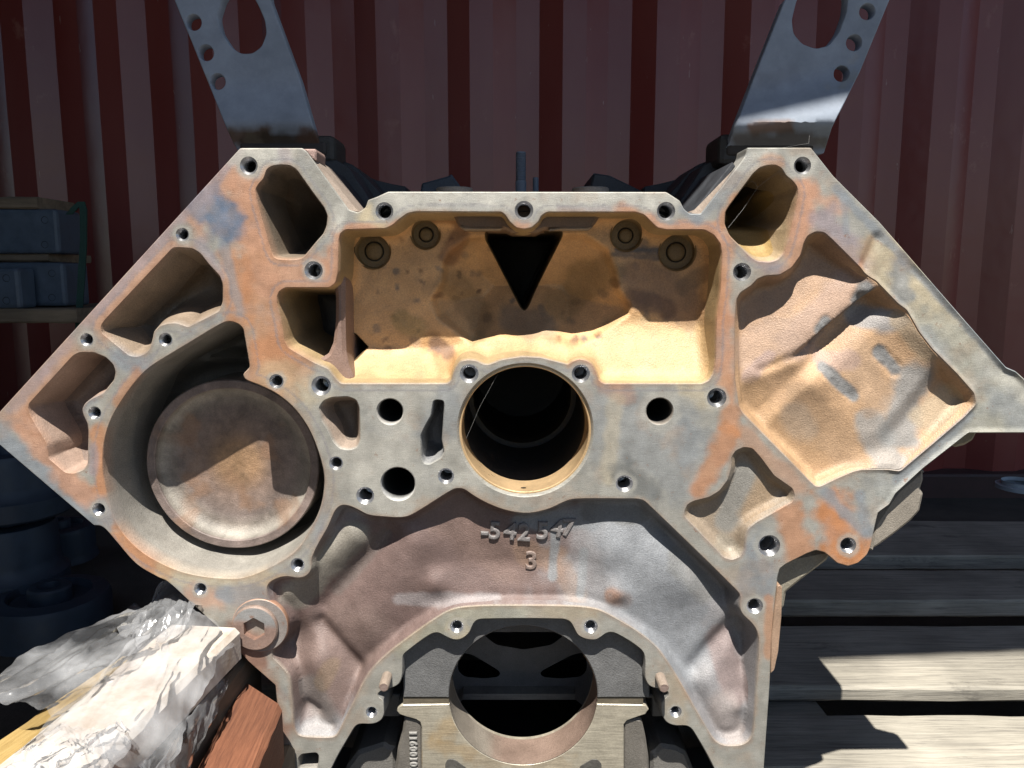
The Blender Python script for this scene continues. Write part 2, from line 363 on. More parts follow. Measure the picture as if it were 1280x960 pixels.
PV = [(347, 380), (347, 370), (350, 364), (357, 360), (412, 360), (420, 354), (423, 340), (424, 300), (426, 292), (432, 287.5), (482, 286), (491, 282), (500, 274), (510, 267), (520, 265), (627, 265.5), (632, 270), (636, 277), (645, 285), (655, 287), (665, 285), (674, 277), (677, 270), (684, 265.5),
      (795, 265.5), (805, 269), (812, 276), (821, 285), (832, 287.5), (880, 287.5), (892, 294), (900, 305), (902, 317), (900, 360), (895, 400), (894, 450), (891, 467), (886, 475), (877, 479), (755, 479), (749, 475), (746, 465), (741, 455), (734, 450), (724, 448), (715, 451), (710, 455), (695, 451), (675, 446), (652, 445), (627, 449), (610, 455.5),
      (604, 454.5), (595, 450), (585, 449), (575, 451), (569, 459), (566, 467), (564, 475), (559, 479), (427, 479), (422, 475), (410, 460), (392, 452), (361, 434), (356, 425), (352, 400)]
P5 = [(132, 400), (217, 310), (225, 310), (240, 311), (250, 317), (260, 330), (274, 345), (278, 355), (278, 377), (274, 388), (235, 408), (222, 403), (212, 403), (200, 406), (192, 414), (190, 425), (186, 437), (180, 442), (172, 445), (162, 444), (127, 415), (127, 407)]
P6 = [(37, 505), (92, 445), (100, 441), (117, 441), (132, 447), (141, 456), (144, 465), (142, 475), (136, 482), (129, 491), (112, 499), (105, 505), (102, 512), (104, 520), (109, 530), (110, 540), (109, 580), (104, 587), (92, 591), (82, 590), (61, 572), (60, 555), (39, 520), (36, 511)]
P7 = [(312, 459), (304, 412), (299, 406), (287, 402), (277, 405), (235, 430), (215, 442), (187, 460), (170, 477), (150, 505), (137, 530), (130, 557), (129, 585), (131, 600), (137, 627), (150, 660), (175, 687), (205, 705), (235, 716), (275, 722), (305, 721), (340, 707), (370, 687), (387, 662), (400, 635), (405, 607), (404, 588),
      (396, 560), (385, 535), (367, 510), (345, 492), (325, 482), (306, 474), (303, 468)]
P8 = [(399, 510), (405, 501), (415, 497), (435, 496), (445, 500), (449, 510), (450, 550), (446, 559), (436, 562), (425, 560), (417, 552), (410, 537), (402, 525)]
P9 = [(541, 507), (542, 501), (547, 500), (554, 501), (555, 507), (552, 550), (555, 565), (551, 572), (537, 580), (530, 579), (527, 572), (526, 545), (532, 532), (539, 520)]
P10 = [(856, 640), (860, 631), (867, 627), (887, 622), (900, 614), (910, 601), (915, 585), (915, 572), (920, 564), (930, 559.5), (940, 561), (950, 572), (967, 595), (990, 611), (993, 620), (990, 627), (945, 652), (935, 660), (931, 672), (930, 687), (925, 695), (915, 699), (905, 696), (890, 680), (857, 646)]
P11 = [(919, 400), (921, 375), (926, 366), (940, 357), (947, 349), (957, 345), (975, 344), (990, 335), (1001, 320), (1005, 305), (1010, 295), (1020, 290), (1030, 291), (1040, 300), (1075, 335), (1080, 342), (1088, 348), (1094, 351), (1122, 380), (1133, 388), (1148, 415), (1165, 437), (1195, 467), (1217, 492), (1219, 505), (1205, 520), (1170, 550), (1125, 588),
       (1110, 586), (1077, 586), (1065, 589), (1042, 599), (1026, 607), (1020, 607.5), (1012, 600), (930, 517), (924, 507), (922, 492), (919, 472)]
P12 = [(335, 744), (334, 737), (336, 730), (345, 724), (357, 721), (375, 723), (385, 719), (390, 711), (390, 700), (397, 683), (410, 660), (420, 638), (427, 632), (437, 633), (450, 639), (460, 644), (475, 646), (505, 647), (520, 641), (560, 616), (570, 611), (580, 612), (590, 619), (610, 630), (635, 639), (660, 642), (685, 637), (710, 626), (722, 624),
       (780, 624), (802, 625), (810, 631), (922, 740), (925, 747), (924, 757), (927, 767), (940, 780), (946, 790), (948, 805), (946, 840), (940, 917), (935, 926), (925, 931), (905, 931), (895, 926), (887, 915), (855, 860), (837, 830), (820, 807), (795, 787), (770, 772), (750, 762), (730, 758), (700, 756.5), (640, 756), (592, 757), (565, 761), (540, 775),
       (505, 800), (480, 820), (460, 842), (440, 880), (425, 910), (420, 919), (415, 921), (395, 921), (375, 919), (369, 912), (367, 892), (365, 865), (362, 845), (350, 830), (340, 819), (350, 798), (355, 786), (348, 768), (338, 753)]
P13 = [(504, 820), (507, 816), (537, 794), (547, 791), (557, 796), (567, 800), (577, 799), (587, 791), (591, 782), (595, 776), (605, 774), (702, 774), (712, 777), (717, 785), (722, 794), (732, 799), (745, 800), (752, 796), (760, 791), (770, 792), (802, 813), (806, 825), (806, 847), (810, 856), (817, 860), (830, 862), (836, 868), (827, 877), (827, 892), (832, 902), (842, 907),
       (860, 908), (867, 915), (892, 960), (925, 1040), (385, 1040), (415, 960), (440, 915), (447, 906), (467, 905), (477, 900), (481, 890), (480, 876), (472, 869), (478, 863), (490, 860), (499, 855), (503, 845)]
PSLOT = [(373, 948), (377, 943), (395, 941), (398, 944), (398, 952), (396, 962), (373, 962)]
SH = 1.6
def spline(pts, n=6, closed=True):
    P = np.array(pts, float); N = len(P); out = []
    for i in range(N if closed else N - 1):
        g = lambda k: P[k % N] if closed else P[min(max(k, 0), N - 1)]
        a, b, c, d = g(i - 1), g(i), g(i + 1), g(i + 2); lb = np.hypot(*(c - b)) + 1e-9
        m1 = (c - a) * lb / (np.hypot(*(b - a)) + lb + 1e-9); m2 = (d - b) * lb / (np.hypot(*(d - c)) + lb + 1e-9)
        for k in range(n):
            t = k / n; out.append(tuple((2 * t**3 - 3 * t**2 + 1) * b + (t**3 - 2 * t**2 + t) * m1 + (-2 * t**3 + 3 * t**2) * c + (t**3 - t**2) * m2))
    if not closed: out.append(tuple(P[-1]))
    return out
i0, i1 = OUT.index((240, 755)), OUT.index((117, 657)); OUT = OUT[:i0] + spline(OUT[i0:i1 + 1], 6, False) + OUT[i1 + 1:]
P7 = [P7[0]] + spline(P7[1:], 6, False); P12 = spline(P12); P13 = spline(P13)
EDGES = [resample(q, 3, 2) for q in (P1, P2, PV, P5, P6, P7, P10, P11, P12)]
GASK = [(resample(P1, 3, 2), 8), (resample(PV, 3, 2), 9), (resample(P5, 3, 2), 11), (resample(P2, 3, 2), 9), (resample(P7, 3, 2), 12)]
def loop(pts, sg=SH, step=STEP): return ccw(xz(resample(pts, step, sg)))
def circ(c, r, n=32):
    a = np.linspace(0, 2 * math.pi, n, endpoint=False); return np.stack([c[0] + r * np.cos(a), c[1] + r * np.sin(a)], 1)
BV = .0008
outl = loop(OUT, .9)
LP = {k: loop(v, s) for k, v, s in (('P1', P1, 2), ('P2', P2, 2), ('PV', PV, 1.6), ('P5', P5, 2), ('P6', P6, 1.8), ('P7', P7, 1.6), ('P8', P8, 2), ('P9', P9, 1.5), ('P10', P10, 1.6), ('P11', P11, 2.0), ('P12', P12, 2.6), ('P13', P13, 2.2), ('PS', PSLOT, 1.5))}
cam_c = np.array([pl(656.5, 538.5)[0], pl(656.5, 538.5)[2]]); R_CAM = .0509
hole_loops = []
for (hx, hy, hr, kd) in HOLES:
    c = pl(hx, hy); r = hr * px_size(hx, hy); ch = rnd.uniform(.0011, .0018) if kd == 1 else (rnd.uniform(.0007, .0013) if kd == 0 else .0009)
    hole_loops.append(((c[0], c[2]), r, ch, kd))
face_holes = [offset(L, BV) for L in LP.values()] + [circ(h[0], h[1] + h[2], 28) for h in hole_loops] + [circ(cam_c, R_CAM + .0036, 96)]
fo = offset(outl, -BV)
fv, ft = triangulate(fo, face_holes, .0015)
mb = MB(); ax, ay = to_px(fv)
rel = .00006 * fbm(ax * .04, ay * .04, 9, 3)
# the right bank's outer cheek is as-cast and dips a little behind the machined ribs
cheek = sstep(1060, 1110, ax) * sstep(300, 360, ay + (ax - 1060) * .1) 
rel = rel + cheek * (.0016 + .0009 * fbm(ax * .03, ay * .03, 12, 4))
diag = seg(ax, ay, 1096, 298, 1072, 352)
rel = rel + .0025 * gb(diag, 7) * (ax > 1050)
edge_d = np.clip(dist_to(fv, fo, .003) / .003, 0, 1)
for h in face_holes: edge_d = np.minimum(edge_d, np.clip(dist_to(fv, h, .003) / .003, 0, 1))
rel = rel * edge_d
mb.add(to3(fv, rel), ft, face_colour(ax, ay))
ex, ey = to_px(outl); oc = face_colour(ex, ey) * .95
mb.rings([to3(fo, 0.0)[::-1], to3(outl, BV)[::-1], to3(outl, .026)[::-1], to3(offset(outl, -.004), .03)[::-1]], np.vstack([oc[::-1]] * 4))
front = put(mb, 'front_face', M_FACE, smooth=30)

# --- bolt holes
for (c, r, ch, kd) in hole_loops:
    mb = MB(); d = .03 if kd < 2 else .14
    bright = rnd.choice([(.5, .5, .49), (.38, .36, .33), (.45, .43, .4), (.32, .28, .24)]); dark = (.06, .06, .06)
    ax, ay = to_px(np.array([c]))
    fc = tuple(face_colour(ax, ay)[0])
    prof = [(r + ch, 0, fc), (r, ch * 1.1, bright)]
    if kd == 1 or kd == 0:
        for k in range(9): prof += [(r - .0006, ch * 1.1 + .0007 + k * .0014, (.3, .3, .3)), (r, ch * 1.1 + .0014 + k * .0014, (.3, .3, .3))]
    prof += [(r * .995, ch * 1.1 + .012, (.05, .05, .05) if kd == 2 else (.2, .2, .2)), (r * .98, d, dark), (0, d + .002, dark)]  # wide holes painted near black inside, deepening their shade
    lathe(mb, c, prof, 28); put(mb, 'bolt_hole', M_HOLE if kd < 2 else M_DARK, smooth=50)

# --- pockets: wall and sculpted floor
def pocket(key, name, dfun, d0, base, stains, draft=.12, fillet=.006, step=.0022, mat=None, seed=5, holes=(), wall=None, nrel=.0006, nscale=.04, bottom_only=False):
    L = LP[key]; n = len(L)
    p0 = offset(L, BV); p1 = L
    def dep(P):
        ax, ay = to_px(P, d0 * .001)
        return dfun(ax, ay) * .001, ax, ay
    d1 = dep(L)[0]; ins = np.minimum(draft * d1, .012)
    # smooth inset so that neighbouring normals do not cross
    inner = L - normals(L) * ins[:, None]
    for _ in range(6): inner = .5 * inner + .25 * (np.roll(inner, 1, 0) + np.roll(inner, -1, 0))
    dI, iax, iay = dep(inner); fl = np.minimum(fillet, dI * .6)
    hl = [np.asarray(h) for h in holes]
    fv, ft = triangulate(inner, hl, step, seed)
    dF, ax, ay = dep(fv); s = dist_to(fv, inner, .02); t = np.clip(1 - s / fillet, 0, 1)
    y = dF - np.minimum(fillet, dF * .6) * (1 - np.sqrt(1 - t ** 2 + 1e-9))
    sm = np.clip(s / .004, 0, 1)
    y = y + sm * nrel * (fbm(ax * nscale, ay * nscale, seed + 3, 4) + .22 * fbm(ax * .16, ay * .16, seed + 8, 2))
    mb = MB(); colf = stain(ax, ay, base, stains, seed)
    mb.add(to3(fv, y), ft, colf)
    k = 5; rings = [to3(p0, 0.0), to3(p1, BV)]
    x1, y1 = to_px(p1); wc = stain(x1, y1, base if wall is None else wall, stains if wall is None else [], seed + 1)
    fcx, fcy = to_px(p0); cols = [face_colour(fcx, fcy), face_colour(fcx, fcy) * .6 + wc * .4]
    yi = dI - fl
    for j in range(1, k + 1):
        tt = j / k; P = p1 * (1 - tt) + inner * tt
        rings.append(to3(P, BV * (1 - tt) + yi * tt)); cols.append(wc)
    mb.rings(rings, np.vstack(cols))
    return put(mb, name, mat or M_CAST, smooth=50), (lambda P: dep(np.asarray(P, float).reshape(-1, 2))[0])

OCH = (.78, .48, .235); OCL = (.60, .42, .22); DR = (.13, .07, .055); TAN = (.58, .37, .215); CG = (.30, .285, .265)  # OCH lightened to add bounce fill, OCL lowered where the sun falls
# left upper opening, right upper opening
def d_p1(ax, ay): return 62 + 40 * sstep(362, 392, ax) * sstep(245, 285, ay) - 18 * gb(np.hypot((ax - 378), (ay - 228)), 16)
pocket('P1', 'water_passage', d_p1, 60, (.17, .135, .10), [(350, 240, 350, 300, 20, (.22, .14, .08), .5)], wall=(.24, .19, .14), fillet=.012)
def d_p2(ax, ay): return 44 + 90 * sstep(962, 944, ax + (ay - 250) * -.35) * sstep(290, 268, ay) - 22 * sstep(285, 325, ay)
pocket('P2', 'water_passage', d_p2, 42, (.42, .29, .12), [(960, 290, 975, 240, 30, (.46, .31, .12), .6), (918, 270, 945, 235, 12, (.06, .05, .04), .95)], wall=(.48, .36, .22), draft=.16, fillet=.012)  # near-black patch paints the darkness of the deep hole
# left mid, left low
def d_p5(ax, ay): return 60 - 10 * sstep(330, 440, ay) + 8 * gb(seg(ax, ay, 160, 400, 220, 360), 25)
pocket('P5', 'cast_pocket', d_p5, 52, (.25, .20, .155), [(180, 380, 240, 340, 22, (.30, .19, .10), .6)], wall=(.33, .25, .18), fillet=.02, draft=.2)
def d_p6(ax, ay): return 46 - 20 * gb(seg(ax, ay, 50, 510, 80, 555), 11) - 22 * sstep(545, 585, ay) + 10 * gb(np.hypot(ax - 68, ay - 556), 10)
pocket('P6', 'cast_pocket', d_p6, 44, (.27, .20, .165), [(60, 500, 80, 540, 15, (.40, .25, .19), .8)], wall=(.46, .33, .26), draft=.15, fillet=.009)
# gear recess
def d_p7(ax, ay):
    q = np.hypot(ax - 285, ay - 580)
    return 96 - 16 * gb(q - 132, 9) - 40 * sstep(296, 306, ax) * sstep(470, 455, ay) * 0
pocket('P7', 'gear_recess', d_p7, 70, (.15, .14, .125), [], wall=(.34, .32, .285), draft=.05, fillet=.012, step=.003, nrel=.0012, nscale=.07)  # floor darker than wall: shade of the recess put into the colour
pocket('P8', 'oil_passage', lambda ax, ay: 30 - 12 * sstep(530, 560, ay), 25, (.20, .16, .13), [], wall=(.38, .30, .24), draft=.2, fillet=.008)
pocket('P9', 'oil_passage', lambda ax, ay: 38 - 26 * sstep(552, 572, ay + (535 - ax) * .4), 25, (.22, .22, .23), [], wall=(.30, .30, .30), draft=.06, fillet=.004, mat=M_CAST)
pocket('PS', 'oil_passage', lambda ax, ay: 25 + 0 * ax, 20, (.15, .15, .15), [], wall=(.3, .28, .25), draft=.05, fillet=.004)
pocket('P10', 'cast_pocket', lambda ax, ay: 9.0 + 1.5 * gb(np.hypot(ax - 900, ay - 640), 30) - 2.5 * gb(seg(ax, ay, 990, 622, 935, 665), 9), 9, (.33, .26, .19),
       [(930, 590, 910, 650, 15, (.27, .28, .27), .7), (960, 610, 940, 640, 16, (.36, .25, .15), .6), (905, 680, 920, 690, 12, (.40, .36, .29), .6)], fillet=.005, draft=.35, nrel=.0004)
# big right cavity
def d_p11(ax, ay):
    ux, uy = -.772, .635; nx, ny = .635, .772
    wob = .8 * fbm(ax * .03, ay * .03, 33, 2)
    s = (ax - 1072) * ux + (ay - 376) * uy; t = (ax - 1072) * nx + (ay - 376) * ny + wob
    free = sstep(66, 120, s)
    # broad ridge running down from the rib, cut off steeply on its lower side
    ridge = np.clip((t + 82) / 72, 0, 1); ridge = ridge * ridge * (3 - 2 * ridge) * .45 + ridge * .55
    fall = sstep(4, -4, t) * (1 - free) + gb(np.maximum(t + 6, 0), 60) * free
    d = 21 - 15.0 * ridge * fall * (1 - .30 * sstep(70, 170, s)) * (1 - .06 * gb(s - 40, 22))
    e1 = ((ax - 1100) + (ay - 455)) * .707; e2 = ((ax - 1100) - (ay - 455)) * .707
    dome = sstep(74, 46, e1 + .10 * np.maximum(e2, 0)) * sstep(108, 76, e2) * sstep(-120, -30, e2) * sstep(-66, -34, e1)
    d = d - 6 * sstep(-70, -45, e1) - 7.0 * dome * (1 - .10 * ((e1 - 5) / 70) ** 2)
    d = d - 9 * gb(seg(ax, ay, 1088, 338, 1074, 366), 9) * sstep(374, 356, ay)
    d = d - 9.5 * gb((e2 - 70), 30) * sstep(-48, -8, e1) * sstep(62, 30, e1)
    slope = sstep(0, -85, e2) * sstep(-95, 10, e1)
    d = d - slope * (2 + 7 * sstep(-30, 110, e1))
    d = d - 9 * sstep(556, 592, ay) * sstep(1045, 1100, ax) * sstep(1140, 1105, ax)
    d = d - 5.0 * sstep(60, 100, e1) * sstep(60, -20, e2) * sstep(1110, 1160, ax)
    d = d - 2.0 * gb(seg(ax, ay, 935, 470, 1010, 440), 12) + 2.0 * gb(seg(ax, ay, 950, 462, 1000, 440), 6)
    for (x0, y0, x1, y1, wd) in ((1097, 441, 1116, 460, 11), (1028, 462, 1062, 492, 8), (1021, 414, 1030, 402, 9), (1066, 377, 1076, 362, 10)):
        q = seg(ax, ay, x0, y0, x1, y1); d = d + .7 * sstep(wd + 2, wd - 3, q) * (1 + .9 * fbm(ax * .2, ay * .2, 4, 3))
    return np.maximum(d, 1.2)
OG = (.25, .245, .24)
pocket('P11', 'side_cavity', d_p11, 12, TAN, [
    (940, 390, 1050, 320, 30, (.36, .235, .165), .6), (990, 430, 1060, 360, 24, (.46, .32, .25), .8), (930, 440, 975, 420, 22, (.47, .33, .25), .7), (935, 470, 960, 445, 10, (.36, .27, .27), .6),
    (940, 500, 1010, 570, 26, (.46, .29, .155), .7), (1000, 500, 1060, 560, 26, (.42, .28, .17), .6), (990, 520, 1000, 530, 22, (.36, .30, .24), .5),
    (1110, 400, 1075, 395, 16, (.30, .32, .34), .8), (1140, 470, 1120, 540, 26, (.31, .32, .32), .85), (1085, 530, 1110, 580, 22, (.36, .36, .35), .8), (1160, 520, 1190, 500, 20, (.52, .41, .28), .8),
    (1060, 430, 1090, 490, 24, (.50, .34, .22), .7), (1120, 400, 1150, 440, 14, (.46, .36, .25), .8), (1030, 450, 1060, 450, 14, (.44, .31, .26), .7),
    (1096, 440, 1117, 461, 9, OG, 1), (1026, 459, 1064, 494, 8, OG, 1), (1022, 412, 1030, 402, 8, OG, 1), (1068, 374, 1075, 360, 9, OG, 1), (1060, 383, 1015, 425, 5, (.2, .15, .12), .7)],  # last dark line paints the shade under the ridge
    draft=.3, fillet=.007, step=.0016, nrel=.0003, nscale=.05)
# front wall between camshaft boss and crankshaft arch
def d_p12(ax, ay):
    d = 15 + 0 * ax
    d = d - 5.5 * sstep(700, 750, ay) * sstep(500, 560, ax) * sstep(850, 780, ax)          # rises to the arch
    d = d - 3.0 * gb(np.hypot((ax - 655) / 1.6, ay - 665), 30)
    d = d - 5.0 * gb(seg(ax, ay, 440, 670, 360, 735), 20)                                   # ridge beside the gear ring
    d = d + 4.0 * gb(seg(ax, ay, 485, 668, 405, 760), 14)                                   # crease
    d = d - 5.0 * gb(seg(ax, ay, 520, 680, 470, 780), 34)
    d = d - 3.0 * gb(np.hypot(ax - 545, ay - 726), 15) + 2.2 * gb(np.hypot(ax - 548, ay - 748), 13)
    d = d + 4.5 * gb(seg(ax, ay, 400, 782, 455, 845), 10)                                   # lower crease
    d = d - 7.0 * gb(seg(ax, ay, 400, 825, 425, 890), 22) + 3.5 * gb(seg(ax, ay, 372, 880, 395, 890), 9)
    d = d - 4.0 * gb(np.hypot(ax - 380, ay - 905), 13)
    d = d + 7.0 * gb(np.hypot(ax - 365, ay - 800), 22)
    d = d - 6.0 * gb(seg(ax, ay, 770, 690, 850, 720), 40)
    d = d + 5.0 * gb(seg(ax, ay, 830, 660, 925, 755), 16)
    d = d + 5.0 * gb(seg(ax, ay, 925, 775, 870, 835), 12)
    d = d - 5.5 * gb(seg(ax, ay, 880, 850, 905, 900), 22) - 4.0 * gb(np.hypot(ax - 920, ay - 880), 13)
    d = d + 7.0 * gb(seg(ax, ay, 930, 800, 938, 830), 15)
    d = d - 2.0 * gb(np.hypot(ax - 770, ay - 738), 14) + 1.0 * gb(np.hypot(ax - 776, ay - 752), 10)
    d = d + 2.5 * gb(seg(ax, ay, 620, 748, 700, 748), 7)
    return np.maximum(d, 3)
d12_map = pocket('P12', 'cast_front_wall', lambda ax, ay: np.maximum(15 + 1.35 * (d_p12(ax, ay) - 15), 3), 12, (.29, .28, .285), [
    (400, 780, 600, 690, 115, (.19, .125, .11), .95), (380, 850, 440, 800, 50, (.225, .16, .14), .8), (560, 640, 640, 700, 34, (.23, .155, .13), .7), (440, 670, 370, 740, 20, (.30, .28, .235), .9), (480, 670, 420, 740, 9, (.17, .15, .135), .5),  # crease painted darker and ridge beside it lighter, as shading
    (700, 700, 720, 740, 14, (.35, .25, .19), .5), (655, 690, 690, 700, 18, (.32, .21, .15), .7), (650, 650, 740, 650, 12, (.27, .28, .29), .9), (695, 660, 690, 720, 6, (.28, .29, .30), .9), (730, 690, 725, 740, 6, (.30, .31, .32), .9),
    (765, 740, 780, 745, 11, (.36, .20, .13), .8), (790, 660, 850, 800, 52, (.285, .30, .32), .85), (740, 640, 800, 645, 12, (.17, .165, .15), .6),
    (850, 700, 880, 740, 16, (.24, .235, .22), .6), (900, 800, 920, 860, 18, (.29, .21, .195), .7), (900, 880, 920, 920, 18, (.36, .31, .29), .7),
    (500, 748, 620, 746, 9, (.36, .33, .33), .7), (390, 860, 410, 900, 18, (.27, .24, .225), .7), (415, 830, 405, 850, 10, (.31, .22, .14), .5), (385, 910, 410, 912, 12, (.38, .37, .37), .7)],
    draft=.22, fillet=.006, step=.0016, nrel=.00035, nscale=.05)[1]

# --- valley chamber with its funnel, core plugs, rib and ledge
VPOLY = ccw(np.array([(586, 296), (560, 314), (553, 330), (552, 352), (538, 376), (546, 396), (590, 430), (624, 420), (680, 420), (715, 431), (742, 420), (784, 392), (786, 380), (772, 362), (768, 338), (758, 312), (730, 294)], float))
VPD = resample(VPOLY, 2.0, 0)
def d_pv(ax, ay):
    P = np.stack([ax, ay], 1); dv = dist_to(P, VPD); dv = np.where(inside(P, VPOLY), dv, -dv)
    V = sstep(-7, 9, dv)
    left = 50 - 26 * sstep(432, 474, ay); right = 37 - 20 * sstep(398, 470, ay)
    lobe = left + (right - left) * sstep(610, 700, ax)
    lobe = lobe - 8 * gb(seg(ax, ay, 610, 440, 700, 440), 24)
    vd = lobe + 7 * sstep(-3, 6, dv) + 40 * np.clip(dv / 62, 0, 1) ** .85
    d = np.where(dv > -3, vd, lobe)
    d = d + sstep(424, 416, ax) * 55 * sstep(462, 440, ay)
    d = d + 5 * gb(seg(ax, ay, 770, 309, 830, 316), 5) * 0
    return d
BOSS = [(466.5, 314, 21, 11, 50), (532, 293, 17.5, 8.2, 50), (783, 294, 19, 8.6, 37), (846.5, 315, 22, 11.4, 37)]
vh = []
for (bx, by, br, bi, bd) in BOSS:
    q = pl(bx, by, bd * .001); vh.append(circ((q[0], q[2]), br * px_size(bx, by, bd * .001), 40))
TRI = ccw(xz(resample([(609, 290), (698, 291), (700, 298), (660, 384), (655, 389), (650, 384), (607, 300)], 2.2, 2.2), .084))
GAP = ccw(xz(resample([(433, 412), (446, 418), (461, 434), (445, 451), (433, 452)], 2.2, 1.2), .048))
vr = random.Random(5); SPOT = []
for i in range(90):
    x, y = vr.uniform(432, 895), vr.uniform(285, 470); a = vr.uniform(0, 3.1); l = vr.uniform(0, 7); SPOT.append((x, y, x + l * math.cos(a), y + l * math.sin(a), vr.uniform(1.8, 5.5), vr.choice([DR, (.17, .13, .11), (.20, .11, .06), (.23, .20, .17)]), vr.uniform(.4, .85)))
pv_dep = pocket('PV', 'valley_chamber', d_pv, 45, OCH, SPOT + [(365, 380, 400, 420, 42, (.11, .105, .10), 1.0),  # dark grey patch paints deep shade into the left side pocket
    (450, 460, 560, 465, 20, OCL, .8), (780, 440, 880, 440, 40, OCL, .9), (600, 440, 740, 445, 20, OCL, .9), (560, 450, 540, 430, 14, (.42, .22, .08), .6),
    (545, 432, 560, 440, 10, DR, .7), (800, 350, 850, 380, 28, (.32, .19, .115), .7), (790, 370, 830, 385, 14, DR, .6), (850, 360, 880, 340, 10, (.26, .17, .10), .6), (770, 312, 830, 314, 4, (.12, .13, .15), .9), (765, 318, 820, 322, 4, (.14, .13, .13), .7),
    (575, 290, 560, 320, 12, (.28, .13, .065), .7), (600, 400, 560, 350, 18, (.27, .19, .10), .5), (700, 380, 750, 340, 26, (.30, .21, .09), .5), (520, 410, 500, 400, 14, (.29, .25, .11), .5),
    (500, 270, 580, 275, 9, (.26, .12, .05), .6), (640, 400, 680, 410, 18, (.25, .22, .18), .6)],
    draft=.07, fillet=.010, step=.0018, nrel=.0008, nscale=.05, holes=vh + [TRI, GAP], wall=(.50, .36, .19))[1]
for (bx, by, br, bi, bd) in BOSS:
    q = pl(bx, by, bd * .001); c = (q[0], q[2]); ps = px_size(bx, by, bd * .001); r0, r1 = br * ps, bi * ps; y = bd * .001
    mb = MB(); o1 = (.285, .19, .085); o2 = (.06, .045, .03)
    lathe(mb, c, [(r0 + .0012, y - .0012, o1), (r0, y - .0002, o1), (r0 - .0004, y + .0042, o1), (r0 - .001, y + .005, o1), (r1 + .0011, y + .005, o1), (r1 + .0006, y + .007, o2), (r1, y + .007, o2), (r1 - .0003, y + .0042, o1), (r1 - .001, y + .0035, o1), (r1 * .5, y + .0031, o1), (0, y + .003, o1)], 48)
    put(mb, 'core_plug', M_CAST, smooth=40)
for LL in (TRI, GAP):
    y0 = pv_dep(LL); mb = MB(); mb.rings([to3(LL, y0 - .0004), to3(offset(LL, -.0012), y0 + .002), to3(offset(LL, -.001), np.full(len(LL), .19)), to3(offset(LL, -.004), .192)], np.vstack([np.tile((.2, .14, .06), (len(LL), 1)), np.tile((.10, .07, .04), (len(LL), 1)), np.tile((.02, .015, .01), (len(LL) * 2, 1))]), cap1=True); put(mb, 'valley_opening', M_DARK)  # colour falls to black inwards, painted darkness
def prism(mb, pts, y0, y1, C, step=2.0, sg=1.2, bev=.0012, world=False):
    """solid plate: outline given in photo pixels at depth y0, rounded front edge"""
    L = pts if world else ccw(xz(resample(pts, step, sg), y0))
    a = offset(L, -bev)
    fv, ft = triangulate(a, [], max(.003, (L.max(0) - L.min(0)).max() / 60))
    mb.add(to3(fv, y0), ft, C)
    mb.rings([to3(a, y0)[::-1], to3(L, y0 + bev)[::-1], to3(L, y1)[::-1]], C, cap1=True)
mb = MB(); prism(mb, [(415, 335), (427, 335), (431, 350), (431, 400), (432, 440), (436, 458), (442, 472), (440, 482), (425, 484), (405, 468), (392, 455), (398, 449), (410, 442), (416, 428), (419, 400), (419, 372)], .015, .075, (.31, .205, .165), bev=.003); put(mb, 'valley_rib', M_CAST)
mb = MB(); prism(mb, [(563, 255), (566, 268), (573, 283), (580, 287), (632, 287), (640, 291), (672, 291), (680, 287), (738, 287), (744, 280), (752, 268), (756, 255)], .020, .078, (.27, .18, .12), bev=.0022); put(mb, 'valley_ledge', M_CAST)
mb = MB(); prism(mb, [(574, 282.5), (580, 288), (626, 288), (629, 284), (600, 284)], .0185, .03, (.36, .28, .2)); put(mb, 'ledge_lip', M_CAST); mb = MB(); prism(mb, [(684, 288), (735, 288), (742, 283), (700, 284)], .0185, .03, (.36, .28, .2)); put(mb, 'ledge_lip', M_CAST)

# --- gear boss inside the recess
gc = pl(291, 581.5, .040); mb = MB()
DG = (.165, .135, .12)
prof = [(0, .0535, (.36, .22, .12)), (.016, .0535, (.34, .21, .12)), (.030, .0535, (.24, .17, .135)), (.048, .0530, (.21, .165, .145)), (.058, .0515, (.27, .235, .20)), (.064, .0475, (.36, .33, .285)), (.0662, .043, (.33, .30, .26)),
        (.0663, .0402, (.25, .2, .18)), (.0670, .0395, (.25, .195, .175)), (.0728, .0395, (.25, .195, .175)), (.0737, .0404, (.25, .2, .17)), (.0738, .06, (.3, .28, .24)), (.0745, .12, (.3, .28, .24))]
fine_ = []
for p0_, p1_ in zip(prof, prof[1:]):
    m_ = max(1, int((p1_[0] - p0_[0]) / .002)); fine_ += [(p0_[0] + (p1_[0] - p0_[0]) * k / m_, p0_[1] + (p1_[1] - p0_[1]) * k / m_, tuple(np.array(p0_[2]) + (np.array(p1_[2]) - np.array(p0_[2])) * k / m_)) for k in range(m_)]
lathe(mb, (gc[0], gc[2]), (fine_ + [prof[-1]])[::-1], 160)
vv_ = np.array(mb.v); gx_, gy_ = to_px(vv_[:, [0, 2]], .045); gn_ = fbm(gx_ * .05, gy_ * .05, 91, 5); gm_ = fbm(gx_ * .2, gy_ * .2, 92, 3)
cc_ = np.array(mb.c) * (1 + .45 * gn_ + .25 * gm_)[:, None]; wr_ = (.6 * sstep(.15, .5, fbm(gx_ * .03, gy_ * .03, 95, 5)))[:, None]; mb.c = [tuple(c_) for c_ in cc_ * (1 - wr_) + np.array((.30, .17, .10)) * wr_]
mb.v = [(v_[0], v_[1] + .0005 * float(n_), v_[2]) for v_, n_ in zip(mb.v, gn_ + .5 * gm_)]
put(mb, 'gear_boss', M_CAST, smooth=40)

